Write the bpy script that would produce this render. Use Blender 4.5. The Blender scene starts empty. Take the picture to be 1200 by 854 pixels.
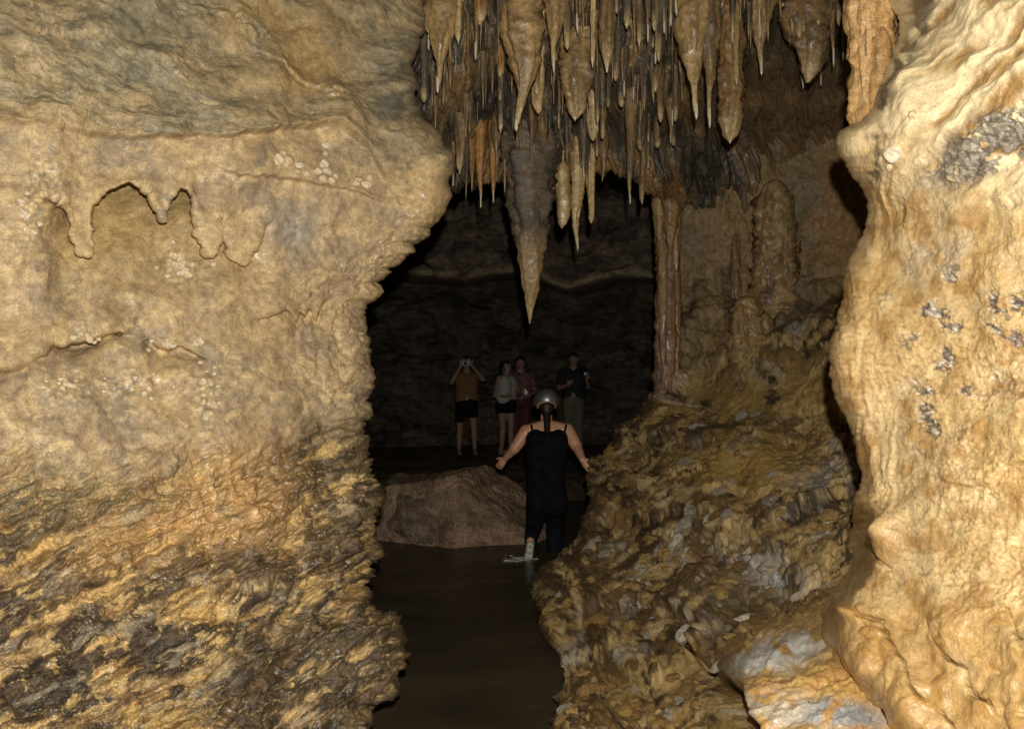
import bpy, math, random
import numpy as np
from mathutils import Vector

# ------------------------------------------------------------------ camera, world, light
scene = bpy.context.scene
COL = scene.collection
F = 850.0                      # focal length in photograph pixels (1200 x 854)
CAMZ = 1.75
cam_d = bpy.data.cameras.new("camera")
cam = bpy.data.objects.new("camera", cam_d)
COL.objects.link(cam)
cam.location = (0, 0, CAMZ)
cam.rotation_euler = (math.radians(90), 0, 0)
cam_d.sensor_width = 36.0
cam_d.lens = 36.0 * F / 1200.0
cam_d.clip_start = 0.05
cam_d.clip_end = 200
scene.camera = cam

world = bpy.data.worlds.new("World")
scene.world = world
world.use_nodes = True
bg = world.node_tree.nodes["Background"]
bg.inputs[0].default_value = (0.9, 0.75, 0.55, 1)
bg.inputs[1].default_value = 0.0012          # underground: next to no ambient light

fl = bpy.data.lights.new("camera_flash", 'POINT')
fl.energy = 585
fl.color = (1.0, 0.955, 0.88)
fl.shadow_soft_size = 0.022
flash = bpy.data.objects.new("camera_flash", fl)
flash.location = (0.045, -0.02, CAMZ + 0.22)   # hot-shoe flash, up and right of the lens
COL.objects.link(flash)

scene.render.engine = 'CYCLES'
scene.cycles.max_bounces = 5
scene.cycles.diffuse_bounces = 3
scene.cycles.use_denoising = True
scene.view_settings.view_transform = 'Standard'
scene.view_settings.look = 'None'
scene.view_settings.exposure = 0
scene.view_settings.gamma = 1

rng = np.random.default_rng(7)
random.seed(7)

# ------------------------------------------------------------------ numpy helpers
_perm = np.random.default_rng(11).permutation(4096).astype(np.int64)
_ang = np.random.default_rng(12).random(4096) * 2 * np.pi
_gx, _gy = np.cos(_ang), np.sin(_ang)
_g3 = np.random.default_rng(13).normal(size=(4096, 3))
_g3 /= np.linalg.norm(_g3, axis=1)[:, None]

def hsh(i, j, k=0):
    return _perm[(_perm[(_perm[i & 4095] + j) & 4095] + k) & 4095]

def per2(x, y, seed=0):
    xi = np.floor(x).astype(np.int64); yi = np.floor(y).astype(np.int64)
    fx = x - xi; fy = y - yi
    u = fx*fx*fx*(fx*(fx*6-15)+10); v = fy*fy*fy*(fy*(fy*6-15)+10)
    def g(dx, dy):
        h = hsh(xi+dx, yi+dy, seed*131)
        return _gx[h]*(fx-dx) + _gy[h]*(fy-dy)
    a = g(0,0)*(1-u) + g(1,0)*u
    b = g(0,1)*(1-u) + g(1,1)*u
    return (a*(1-v) + b*v) * 1.5

def fbm(x, y, octv=4, seed=0, gain=0.5):
    s = 0; a = 1; t = 0
    for o in range(octv):
        s = s + a*per2(x, y, seed+o*7); t += a
        x = x*2.03 + 5.1; y = y*2.03 + 3.7; a *= gain
    return s/t*1.6

def ridg(x, y, octv=4, seed=0, gain=0.5):
    s = 0; a = 1; t = 0
    for o in range(octv):
        s = s + a*(1-2*np.abs(per2(x, y, seed+o*7))); t += a
        x = x*2.03 + 5.1; y = y*2.03 + 3.7; a *= gain
    return s/t

def per3(p, seed=0):
    i = np.floor(p).astype(np.int64); f = p - i
    w = f*f*f*(f*(f*6-15)+10)
    r = 0
    for dx in (0, 1):
        for dy in (0, 1):
            for dz in (0, 1):
                h = hsh(i[...,0]+dx, i[...,1]+dy, i[...,2]+dz+seed*97)
                g = _g3[h]
                d = g[...,0]*(f[...,0]-dx)+g[...,1]*(f[...,1]-dy)+g[...,2]*(f[...,2]-dz)
                r = r + d*np.abs(1-dx-w[...,0])*np.abs(1-dy-w[...,1])*np.abs(1-dz-w[...,2])
    return r*1.5

def fbm3(p, octv=4, seed=0, gain=0.5):
    s = 0; a = 1; t = 0
    for o in range(octv):
        s = s + a*per3(p, seed+o*5); t += a; p = p*2.03+4.3; a *= gain
    return s/t*1.6

def worley(x, y, seed=0):
    xi = np.floor(x).astype(np.int64); yi = np.floor(y).astype(np.int64)
    f1 = np.full(x.shape, 9.0); f2 = np.full(x.shape, 9.0); cid = np.zeros(x.shape, np.int64)
    for dx in (-1, 0, 1):
        for dy in (-1, 0, 1):
            h = hsh(xi+dx, yi+dy, seed*57)
            px_ = xi+dx+0.5+0.42*_gx[h]; py_ = yi+dy+0.5+0.42*_gy[(h*7+13) & 4095]
            d = np.hypot(x-px_, y-py_)
            nearer = d < f1
            f2 = np.where(nearer, f1, np.minimum(f2, d))
            cid = np.where(nearer, h, cid)
            f1 = np.where(nearer, d, f1)
    return f1, f2, cid

def facet(x, y, seed=0, tilt=1.0):
    """angular broken blocks: per-cell height + tilt; returns height, gap distance, cell id"""
    xi = np.floor(x).astype(np.int64); yi = np.floor(y).astype(np.int64)
    f1 = np.full(x.shape, 9.0); f2 = np.full(x.shape, 9.0); cid = np.zeros(x.shape, np.int64)
    bx = np.zeros(x.shape); by = np.zeros(x.shape)
    for dx in (-1, 0, 1):
        for dy in (-1, 0, 1):
            h = hsh(xi+dx, yi+dy, seed*57)
            ox = x-(xi+dx+0.5+0.48*_gx[h]); oy = y-(yi+dy+0.5+0.48*_gy[(h*7+13) & 4095])
            d = np.abs(ox)*0.75+np.abs(oy)*0.75+0.25*np.hypot(ox, oy)
            nearer = d < f1
            f2 = np.where(nearer, f1, np.minimum(f2, d))
            cid = np.where(nearer, h, cid); bx = np.where(nearer, ox, bx); by = np.where(nearer, oy, by)
            f1 = np.where(nearer, d, f1)
    hh = (cid % 97)/97.0-0.5
    return hh + tilt*(bx*_gx[(cid*5+3) & 4095]+by*_gy[(cid*3+9) & 4095]), f2-f1, cid

def terrace(h, n, sharp=0.22):
    q = h*n; f = np.floor(q); r = q-f
    return (f+ss(0, sharp, r)*0.75+0.25*r)/n

def ss(a, b, x):
    t = np.clip((x-a)/(b-a), 0, 1)
    return t*t*(3-2*t)

def mix(a, b, m):
    a = np.asarray(a, float); b = np.asarray(b, float)
    return a*(1-m[..., None]) + b*m[..., None]

def pdist(px, py, pts):
    """distance in pixels to a polyline"""
    best = np.full(px.shape, 1e9)
    for (x0, y0), (x1, y1) in zip(pts[:-1], pts[1:]):
        dx, dy = x1-x0, y1-y0; l2 = dx*dx+dy*dy+1e-9
        t = np.clip(((px-x0)*dx+(py-y0)*dy)/l2, 0, 1)
        best = np.minimum(best, np.hypot(px-x0-t*dx, py-y0-t*dy))
    return best

def gauss(px, py, cx, cy, rx, ry, ang=0):
    c, s = math.cos(math.radians(ang)), math.sin(math.radians(ang))
    dx, dy = px-cx, py-cy
    u = (dx*c+dy*s)/rx; v = (-dx*s+dy*c)/ry
    return np.exp(-(u*u+v*v))

class RBF:
    def __init__(self, pts, lam=1e-3):
        p = np.array(pts, float)
        self.c = p[:, :2]/300.0
        n = len(p)
        A = np.zeros((n+3, n+3))
        A[:n, :n] = self.k(np.linalg.norm(self.c[:, None]-self.c[None], axis=2)) + lam*np.eye(n)
        A[:n, n] = 1; A[:n, n+1:] = self.c; A[n, :n] = 1; A[n+1:, :n] = self.c.T
        self.w = np.linalg.solve(A, np.concatenate([p[:, 2], [0, 0, 0]]))
    @staticmethod
    def k(r):
        return r*r*np.log(r+1e-9)
    def __call__(self, px, py):
        x = np.asarray(px, float)/300; y = np.asarray(py, float)/300
        s = self.w[-3] + self.w[-2]*x + self.w[-1]*y
        for (cx, cy), w in zip(self.c, self.w[:-3]):
            s = s + w*self.k(np.hypot(x-cx, y-cy))
        return s

def pos(px, py, d):
    px, py, d = np.broadcast_arrays(np.asarray(px, float), py, d)
    return np.stack([(px-600)/F*d, d*1.0, CAMZ-(py-427)/F*d], -1)

def at(px, py, d):
    return Vector(((px-600)/F*d, d, CAMZ-(py-427)/F*d))

def grid_normals(P, k=8):
    du = np.gradient(P, axis=1); dv = np.gradient(P, axis=0)
    n = np.cross(du, dv)
    n = n/(np.linalg.norm(n, axis=-1, keepdims=True)+1e-12)
    for ax in (0, 1):
        pad = [(0, 0)]*3; pad[ax] = (k+1, k)
        c = np.cumsum(np.pad(n, pad, mode='edge'), axis=ax)
        n = (np.take(c, range(2*k+1, c.shape[ax]), axis=ax)-np.take(c, range(0, c.shape[ax]-2*k-1), axis=ax))/(2*k+1)
    return n/(np.linalg.norm(n, axis=-1, keepdims=True)+1e-12)

# ------------------------------------------------------------------ mesh helpers
def raw_mesh(name, V, Fc, col=None, wet=None, smooth=True):
    me = bpy.data.meshes.new(name)
    V = np.asarray(V, np.float32); Fc = np.asarray(Fc, np.int32)
    k = Fc.shape[1]
    me.vertices.add(len(V)); me.vertices.foreach_set("co", V.ravel())
    me.loops.add(Fc.size); me.loops.foreach_set("vertex_index", Fc.ravel())
    me.polygons.add(len(Fc))
    me.polygons.foreach_set("loop_start", np.arange(0, Fc.size, k, dtype=np.int32))
    try:
        me.polygons.foreach_set("loop_total", np.full(len(Fc), k, np.int32))
    except Exception:
        pass
    me.update(calc_edges=True)
    me.polygons.foreach_set("use_smooth", np.full(len(Fc), bool(smooth)))
    if col is not None:
        c = np.ones((len(V), 4), np.float32); c[:, :3] = np.clip(col, 0.003, 0.9)
        at_ = me.attributes.new("Col", 'FLOAT_COLOR', 'POINT')
        at_.data.foreach_set("color", c.ravel())
    if wet is not None:
        a2 = me.attributes.new("wet", 'FLOAT', 'POINT')
        a2.data.foreach_set("value", np.asarray(wet, np.float32).ravel())
    return me

def link(name, me, mat=None, parent=None, **props):
    o = bpy.data.objects.new(name, me)
    COL.objects.link(o)
    if mat is not None and not me.materials:
        me.materials.append(mat)
    if parent is not None:
        o.parent = parent
    for k, v in props.items():
        o[k] = v
    return o

def empty(name, loc, label, cat, group=None, rz=0):
    o = bpy.data.objects.new(name, None); COL.objects.link(o)
    o.location = loc; o.rotation_euler = (0, 0, rz)
    o.empty_display_size = 0.1
    o["label"] = label; o["category"] = cat
    if group: o["group"] = group
    return o

def grid_faces(ny, nx, keep=None, closed=False):
    idx = np.arange(ny*nx).reshape(ny, nx)
    if closed:
        idx = np.concatenate([idx, idx[:, :1]], 1)
    f = np.stack([idx[:-1, :-1], idx[:-1, 1:], idx[1:, 1:], idx[1:, :-1]], -1)
    if keep is not None:
        f = f[keep]
    return f.reshape(-1, 4)

def sheet(name, P, col, wet, mat, keep=None, **props):
    ny, nx = P.shape[:2]
    f = grid_faces(ny, nx, keep)
    V = P.reshape(-1, 3); C = col.reshape(-1, 3); W = wet.reshape(-1)
    if keep is not None:
        used = np.unique(f); rm = np.full(len(V), -1); rm[used] = np.arange(len(used))
        V, C, W, f = V[used], C[used], W[used], rm[f]
    return link(name, raw_mesh(name, V, f, C, W), mat, None, **props)

# ------------------------------------------------------------------ materials
def nt(name):
    m = bpy.data.materials.new(name); m.use_nodes = True
    t = m.node_tree; b = t.nodes["Principled BSDF"]
    return m, t, b

def rock_material(name, fine=140.0, coarse=28.0, bump=0.5, dist=0.006, r_dry=0.68, r_wet=0.2, cvar=0.35, coat_r=0.16, coat_w=0.7):
    m, t, b = nt(name)
    N, L = t.nodes, t.links
    ac = N.new("ShaderNodeAttribute"); ac.attribute_name = "Col"
    aw = N.new("ShaderNodeAttribute"); aw.attribute_name = "wet"
    tc = N.new("ShaderNodeTexCoord")
    n1 = N.new("ShaderNodeTexNoise"); n1.inputs["Scale"].default_value = fine; n1.inputs["Detail"].default_value = 4
    n2 = N.new("ShaderNodeTexNoise"); n2.inputs["Scale"].default_value = coarse; n2.inputs["Detail"].default_value = 6
    n2.inputs["Roughness"].default_value = 0.65
    L.new(tc.outputs["Object"], n1.inputs["Vector"]); L.new(tc.outputs["Object"], n2.inputs["Vector"])
    mr = N.new("ShaderNodeMapRange"); mr.inputs[1].default_value = 0.3; mr.inputs[2].default_value = 0.7
    mr.inputs[3].default_value = 1-cvar; mr.inputs[4].default_value = 1+cvar
    L.new(n2.outputs[0], mr.inputs[0])
    mr2 = N.new("ShaderNodeMapRange"); mr2.inputs[1].default_value = 0.3; mr2.inputs[2].default_value = 0.7
    mr2.inputs[3].default_value = 1-cvar*0.7; mr2.inputs[4].default_value = 1+cvar*0.7
    L.new(n1.outputs[0], mr2.inputs[0])
    mu = N.new("ShaderNodeMath"); mu.operation = 'MULTIPLY'
    L.new(mr.outputs[0], mu.inputs[0]); L.new(mr2.outputs[0], mu.inputs[1])
    vm = N.new("ShaderNodeVectorMath"); vm.operation = 'SCALE'
    L.new(ac.outputs["Color"], vm.inputs[0]); L.new(mu.outputs[0], vm.inputs["Scale"])
    L.new(vm.outputs[0], b.inputs["Base Color"])
    # wetness, broken up by noise
    wr = N.new("ShaderNodeMapRange"); wr.inputs[3].default_value = r_dry; wr.inputs[4].default_value = r_wet
    wa = N.new("ShaderNodeMath"); wa.operation = 'MULTIPLY'
    wm = N.new("ShaderNodeMapRange"); wm.inputs[1].default_value = 0.35; wm.inputs[2].default_value = 0.6
    wm.inputs[3].default_value = 0.35; wm.inputs[4].default_value = 1.25
    L.new(n2.outputs[0], wm.inputs[0])
    L.new(aw.outputs["Fac"], wa.inputs[0]); L.new(wm.outputs[0], wa.inputs[1])
    L.new(wa.outputs[0], wr.inputs[0]); L.new(wr.outputs[0], b.inputs["Roughness"])
    ad = N.new("ShaderNodeMath"); ad.operation = 'MULTIPLY_ADD'; ad.inputs[1].default_value = 2.2
    L.new(n2.outputs[0], ad.inputs[0]); L.new(n1.outputs[0], ad.inputs[2])
    bp = N.new("ShaderNodeBump"); bp.inputs["Strength"].default_value = bump; bp.inputs["Distance"].default_value = dist
    L.new(ad.outputs[0], bp.inputs["Height"]); L.new(bp.outputs[0], b.inputs["Normal"])
    b.inputs["IOR"].default_value = 1.45
    n3 = N.new("ShaderNodeTexNoise"); n3.inputs["Scale"].default_value = coarse*0.35; n3.inputs["Detail"].default_value = 5
    L.new(tc.outputs["Object"], n3.inputs["Vector"])
    cm = N.new("ShaderNodeMapRange"); cm.inputs[1].default_value = 0.47; cm.inputs[2].default_value = 0.66; cm.inputs[4].default_value = coat_w
    L.new(n3.outputs[0], cm.inputs[0])
    cw_ = N.new("ShaderNodeMath"); cw_.operation = 'MULTIPLY'
    L.new(cm.outputs[0], cw_.inputs[0]); L.new(aw.outputs["Fac"], cw_.inputs[1])
    L.new(cw_.outputs[0], b.inputs["Coat Weight"])
    b.inputs["Coat Roughness"].default_value = coat_r
    b.inputs["Coat IOR"].default_value = 1.5
    bp2 = N.new("ShaderNodeBump"); bp2.inputs["Strength"].default_value = 0.3; bp2.inputs["Distance"].default_value = dist
    L.new(n2.outputs[0], bp2.inputs["Height"]); L.new(bp2.outputs[0], b.inputs["Coat Normal"])
    return m

ROCK = rock_material("flowstone_rock", bump=0.32)
ROCKR = rock_material("granular_rock", fine=170, coarse=45, bump=0.34, dist=0.008, cvar=0.24)
NODM = rock_material("calcite_and_glint", fine=9, coarse=3, bump=0.4, dist=0.05, cvar=0.15)
STONEM = rock_material("broken_stone", fine=14, coarse=4, bump=0.6, dist=0.06, cvar=0.35)
STAL = rock_material("stalactite_calcite", fine=120, coarse=35, bump=0.5, dist=0.005, r_wet=0.22, cvar=0.4, coat_w=0.35)
DARKR = rock_material("chamber_rock", fine=40, coarse=7, bump=0.8, dist=0.03, cvar=0.5, coat_w=0.0)

def simple_mat(name, color, rough=0.6, metal=0.0, nscale=60, nvar=0.25, bump=0.2, bdist=0.004, spec=None):
    m, t, b = nt(name)
    N, L = t.nodes, t.links
    tc = N.new("ShaderNodeTexCoord"); n = N.new("ShaderNodeTexNoise")
    n.inputs["Scale"].default_value = nscale; n.inputs["Detail"].default_value = 5
    L.new(tc.outputs["Object"], n.inputs["Vector"])
    mr = N.new("ShaderNodeMapRange"); mr.inputs[1].default_value = 0.3; mr.inputs[2].default_value = 0.7
    mr.inputs[3].default_value = 1-nvar; mr.inputs[4].default_value = 1+nvar
    L.new(n.outputs[0], mr.inputs[0])
    vm = N.new("ShaderNodeVectorMath"); vm.operation = 'SCALE'; vm.inputs[0].default_value = color
    L.new(mr.outputs[0], vm.inputs["Scale"]); L.new(vm.outputs[0], b.inputs["Base Color"])
    b.inputs["Roughness"].default_value = rough; b.inputs["Metallic"].default_value = metal
    if spec is not None: b.inputs["Specular IOR Level"].default_value = spec
    bp = N.new("ShaderNodeBump"); bp.inputs["Strength"].default_value = bump; bp.inputs["Distance"].default_value = bdist
    L.new(n.outputs[0], bp.inputs["Height"]); L.new(bp.outputs[0], b.inputs["Normal"])
    return m

# palette (linear albedo)
TAN = (0.40, 0.262, 0.108); PALE = (0.58, 0.43, 0.21); CREAM = (0.72, 0.60, 0.36)
GREY = (0.20, 0.175, 0.115); GREENG = (0.145, 0.13, 0.075); BROWN = (0.17, 0.092, 0.030)
DARK = (0.045, 0.030, 0.017); GOLD = (0.50, 0.325, 0.112); ORANGE = (0.46, 0.27, 0.105)
BLUEG = (0.22, 0.21, 0.18); WHITE = (0.72, 0.66, 0.54); BLACK = (0.022, 0.019, 0.015)

# ================================================================== LEFT WALL
LEDGE_E = [(-260, 470), (-60, 488), (0, 494), (40, 492), (80, 489), (110, 488), (140, 498), (165, 513), (185, 526), (200, 528),
           (215, 524), (235, 521), (250, 517), (260, 514), (268, 503), (276, 505), (284, 497), (289, 490), (298, 492), (303, 483),
           (309, 477), (318, 472), (326, 469), (322, 464), (333, 459), (340, 453), (338, 448), (352, 444), (357, 433), (364, 428), (372, 431),
           (385, 432), (400, 437), (412, 433), (425, 433), (440, 430), (455, 432), (470, 427), (480, 434), (487, 436), (492, 424),
           (500, 420), (515, 430), (535, 438), (560, 445), (580, 446), (600, 441), (625, 437), (650, 438), (680, 433),
           (705, 432), (722, 440), (735, 456), (748, 466), (765, 470), (785, 469), (805, 462), (825, 448), (845, 434), (870, 425), (1060, 400)]
LEDGE_E.sort()
LE_y = np.array([p[0] for p in LEDGE_E], float); LE_x = np.array([p[1] for p in LEDGE_E], float)
left_depth = RBF([(-500, 427, 2.2), (-500, -250, 2.5), (-500, 1050, 1.9),
    (0, -250, 3.9), (250, -250, 4.3), (500, -250, 5.0),
    (0, 0, 3.5), (0, 200, 3.35), (0, 427, 3.3), (0, 650, 3.1), (0, 854, 2.9), (0, 1050, 2.75),
    (250, 0, 4.1), (250, 150, 3.95), (250, 250, 4.0), (250, 427, 3.95), (250, 600, 3.72), (250, 854, 3.3), (250, 1050, 3.0),
    (420, 0, 4.75), (420, 150, 4.55), (430, 300, 4.6), (430, 427, 4.65), (430, 600, 4.35), (430, 750, 4.0), (430, 854, 3.6),
    (430, 1050, 3.2), (510, 190, 4.65), (150, 320, 3.72)])

def rows_for(step):
    return np.concatenate([np.linspace(-240, -14, 26), np.arange(-10, 866, step), np.linspace(872, 1060, 22)])

def build_left():
    py1 = rows_for(1.3)
    sx = np.concatenate([np.linspace(-480, -16, 36), np.linspace(-12, 440, 375)])
    edge = np.interp(py1, LE_y, LE_x) + 2.0*per2(py1/14.0, py1*0+.3, 3) + 0.7*per2(py1/5.0, py1*0+.7, 4)
    s = (sx+480)/920.0
    px = -480 + (edge[:, None]+480)*s[None]
    py = np.repeat(py1[:, None], len(sx), 1)
    d = left_depth(px, py)*0.82
    W = 34.0
    q = np.clip(1-(edge[:, None]-px)/W, 0, 1)
    d = d + 0.20*(1-np.sqrt(1-np.minimum(q, .999)**2))
    a, b = (px-600)/F*4, (427-py)/F*4
    # ---- relief (m, towards the viewer)
    R = 0.075*fbm(a*1.1, b*1.1, 3, 1) + 0.020*fbm(a*4.5, b*4.5, 3, 2)
    wob = 22*fbm(a*2.5, b*2.5, 3, 5)
    low = ss(500, 590, py + wob + 40*ss(250, 420, px))
    crease = np.interp(px, [-480, 0, 60, 120, 180, 230, 270, 310, 350, 390, 430, 470], [130, 148, 150, 158, 161, 158, 161, 155, 152, 150, 175, 240])
    crease = crease + 3*per2(a*9, b*0+2.2, 8) + 2*per2(a*25, b*0+1.2, 9)
    up = 1-ss(-2.5, 2.5, py-crease)
    upf = np.exp(-np.clip(crease-py, 0, None)/70.0)
    cw = 1-ss(395, 440, px)
    R += up*upf*0.09*cw
    mid = (1-low)*(1-up)
    # upper rock: scratchy foliation running down to the right
    c, s_ = math.cos(math.radians(-24)), math.sin(math.radians(-24))
    u = a*c+b*s_; v = -a*s_+b*c
    wv = v+0.06*fbm(a*3, b*3, 3, 12)
    sc = fbm(u*3, wv*10, 5, 13, .62)
    ufa, ufg, ufid = facet(u*1.6+.25*sc, wv*3.4+.25*sc, 114, 0.9)
    upz = up*1.0
    R += upz*(0.008*sc + 0.003*fbm(u*14, wv*34, 4, 14, .6) + 0.07*fbm(u*1.3, wv*2.4, 3, 113) + 0.030*ufa)
    # brows with drips above the alcoves
    bx = [30, 70, 80, 86, 93, 103, 107, 109, 114, 122, 136, 150, 165, 176, 183, 188, 192, 195, 200, 212, 220, 226, 231, 237, 242, 246, 250, 253, 262, 268, 275, 282, 290, 298, 305, 330]
    by = [228, 233, 246, 275, 295, 297, 285, 240, 229, 223, 220, 214, 218, 226, 246, 258, 258, 244, 229, 219, 223, 231, 252, 280, 295, 294, 280, 252, 258, 284, 300, 304, 288, 268, 262, 255]
    brow = np.interp(px, bx, by) + 1.2*per2(px/9, px*0+3.3, 15)
    win = ss(40, 85, px)*(1-ss(286, 322, px))
    bsd = pdist(px, py, list(zip(bx, by)))*np.sign(py-brow) + 0.8*per2(a*22, b*22, 17)
    below = ss(-1.6, 1.6, bsd)
    R2 = win*below*0.30*np.exp(-np.clip(py-218, 0, None)/62.0)
    R += 0.035*win*(1-below)*np.exp(-np.clip(brow-py, 0, None)/16.0)
    # second small brow (340-375, 355-380)
    b2 = np.interp(px, [270, 300, 325, 334, 340, 346, 352, 358, 364, 370, 376, 384, 400], [385, 372, 362, 362, 368, 380, 366, 372, 361, 378, 360, 352, 345])
    w2 = ss(285, 330, px)*(1-ss(374, 398, px))
    R2 += 0.10*w2*ss(-2.5, 2.5, py-b2)*np.exp(-np.clip(py-b2, 0, None)/22.0)
    # ledge of the nodule band
    b3 = np.interp(px, [230, 255, 275, 300, 340, 380, 420, 445], [190, 196, 207, 207, 212, 220, 226, 236]) + 2*per2(px/11, px*0, 16)
    w3 = ss(240, 280, px)*(1-ss(425, 460, px))
    R += 0.06*w3*(1-ss(-1.2, 1.2, py-b3))*np.exp(-np.clip(b3-py, 0, None)/30.0)
    # overlapping shell on the left mid, over the crack line
    cr1 = [(-20, 436), (10, 428), (30, 420), (45, 410), (62, 402), (72, 406), (90, 403), (108, 400), (122, 389), (140, 390)]
    cr2 = [(176, 402), (185, 410), (198, 413), (212, 408), (226, 414), (236, 418)]
    b4 = np.interp(px, [-480, -20, 10, 30, 45, 62, 72, 90, 108, 122, 140, 165], [450, 436, 428, 420, 410, 402, 406, 403, 400, 389, 390, 395])
    w4 = 1-ss(120, 165, px)
    R2 += 0.10*w4*ss(-2.2, 2.2, py-b4)*np.exp(-np.clip(py-b4, 0, None)/16.0)
    R += 0.03*w4*ss(1.2, -1.2, py-b4)*np.exp(-np.clip(b4-py, 0, None)/25.0)
    b5 = np.interp(px, [160, 176, 185, 198, 212, 226, 236, 250], [396, 402, 409, 413, 408, 414, 418, 424])
    w5 = ss(165, 180, px)*ss(246, 232, px)
    R2 += 0.09*w5*ss(-2.0, 2.0, py-b5)*np.exp(-np.clip(py-b5, 0, None)/14.0)
    crk = pdist(px, py, cr1)
    R2 += 0.07*np.exp(-(np.clip(crk-0.3, 0, None)/2.0)**2)
    # lower strata, rising to the right: broken plates
    wa = 0.05*fbm(a*2.2, b*2.2, 4, 20, .6)
    ang = np.radians(16 + 18*ss(600, 800, py))
    cA, sA = math.cos(math.radians(27)), math.sin(math.radians(27))
    u = a*cA+b*sA; v = -a*sA+b*cA
    v = v + wa + 0.10*u*ss(640, 480, py)*0
    u = u + 0.05*fbm(a*5, b*5, 3, 24)
    st3 = fbm(u*2.1, v*5.6, 6, 23, 0.62)
    st2 = fbm(u*7, v*19, 5, 22, 0.65)
    st = fbm(u*1.2, v*3.4, 4, 21, 0.6)
    fa, fg, fid = facet(u*4.2+.25*st2, v*10+.25*st2, 25, 0.8)
    fb, fgb, fidb = facet(u*11+.3*st2, v*24+.3*st2, 26, 0.8)
    R += low*(0.055*st + 0.065*terrace(st3, 6) + 0.022*st2 + 0.020*fa + 0.010*fb - 0.02*np.exp(-(fg/0.05)**2))
    # lumps at the outer edge
    f1, f2, cid = worley(a*9+0.5*fbm(a*4, b*4, 2, 31), b*9+0.5*fbm(a*4, b*4, 2, 32), 5)
    edgez = ss(300, 420, px)*(1-ss(0, 120, 150-py))*ss(210, 330, py)
    ea, eg, eid = facet(a*7+.5*fbm(a*6, b*6, 3, 33), b*8+.5*fbm(a*6, b*6, 3, 34), 35, 0.7)
    R += edgez*(0.022*ea + 0.02*fbm(a*9, b*9, 4, 36, .65) - 0.015*np.exp(-(eg/0.05)**2))
    f1b, f2b, _ = worley(a*24, b*24, 6)
    R += edgez*0.010*(0.6-f1b)
    # cave coral patches
    coral = gauss(px, py, 210, 312, 22, 24) + gauss(px, py, 160, 450, 55, 14, -8) + gauss(px, py, 75, 455, 22, 18) + gauss(px, py, 240, 470, 14, 40) + gauss(px, py, 40, 240, 26, 70, 25)
    R += coral*0.014*(0.8-f1b)
    # big cracks low right
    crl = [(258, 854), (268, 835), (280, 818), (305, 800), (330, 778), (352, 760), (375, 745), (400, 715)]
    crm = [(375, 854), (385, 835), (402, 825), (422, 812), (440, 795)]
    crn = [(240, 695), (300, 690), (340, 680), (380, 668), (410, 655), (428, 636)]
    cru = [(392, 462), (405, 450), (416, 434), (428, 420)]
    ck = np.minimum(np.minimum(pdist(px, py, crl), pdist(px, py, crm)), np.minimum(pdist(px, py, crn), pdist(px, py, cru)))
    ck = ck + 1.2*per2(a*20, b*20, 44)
    R2 += 0.03*np.exp(-(np.clip(ck-.3, 0, None)/3.0)**2)
    # orange flowstone drips
    org = gauss(px, py, 275, 590, 70, 62, -20) + 0.6*gauss(px, py, 140, 640, 90, 40, -25)
    org = np.clip(org, 0, 1)
    fl_ = ridg(a*10, b*2.2, 2, 51)
    R += org*(0.03*fl_ - 0.0*st) + 0.05*org
    for cx, cy, rx, ry in ((250, 572, 5, 18), (284, 605, 8, 15), (213, 645, 9, 16), (230, 590, 4, 12), (226, 660, 16, 22)):
        R += 0.05*gauss(px, py, cx, cy, rx, ry)
    bm_ = ridg(a*1.9+.3*fbm(a*2, b*2, 2, 63), b*2.3, 3, 64)
    R += mid*(0.014*bm_ + 0.012*terrace(fbm(a*2.3, b*4.2, 5, 65, .58), 4))
    # fine grain
    R += 0.0045*fbm(a*38, b*38, 3, 61) * (0.30+0.70*low)
    R += 0.0035*fbm(a*16, b*16, 3, 62) * (0.5+0.5*low)

    # ---- colour
    t1 = fbm(a*1.7, b*1.7, 4, 71); t2 = fbm(a*6, b*6, 4, 72); t3 = fbm(a*20, b*20, 3, 73)
    C = mix((0.40, 0.285, 0.145), (0.31, 0.228, 0.128), ss(-0.2, 0.4, t1))
    C = mix(C, (0.50, 0.37, 0.20), 0.55*ss(0.1, 0.5, t2+.3*t1))
    C = mix(C, (0.32, 0.225, 0.135), 0.6*ss(0.05, 0.4, -t2))
    C = mix(C, (0.24, 0.185, 0.12), 0.6*ss(0.1, 0.3, fbm(a*2.6+3, b*2.0, 5, 79, .6)))
    C = mix(C, (0.56, 0.41, 0.20), 0.6*ss(0.22, 0.4, fbm(a*7+1, b*9, 4, 80, .6)))
    alc = win*below*np.exp(-np.clip(py-290, 0, None)/60.0)
    C = mix(C, (0.36, 0.245, 0.09), 0.7*alc)
    C = mix(C, (0.50, 0.36, 0.17), 0.75*win*(1-below)*np.exp(-np.abs(bsd)/15.0)*ss(-.4, .2, t2+.2))
    C = mix(C, (0.30, 0.27, 0.22), 0.7*gauss(px, py, 340, 265, 34, 26))
    C = mix(C, PALE, np.clip(0.8*coral*ss(0.45, 0.15, f1b), 0, 1))
    C = mix(C, GREY, np.clip(0.8*coral*ss(0.4, 0.6, f1b)*ss(-.2, .4, t2), 0, 1))
    # upper rock
    uc, us = math.cos(math.radians(-24)), math.sin(math.radians(-24))
    u_ = a*uc+b*us; v_ = -a*us+b*uc+0.06*fbm(a*3, b*3, 3, 12)
    U = mix((0.23, 0.195, 0.118), (0.37, 0.275, 0.145), ss(-0.25, 0.35, t1+0.5*sc+0.1))
    U = mix(U, (0.25, 0.205, 0.125), 0.8*ss(0.0, 0.4, fbm(u_*3, v_*8, 4, 74, .6)))
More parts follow.
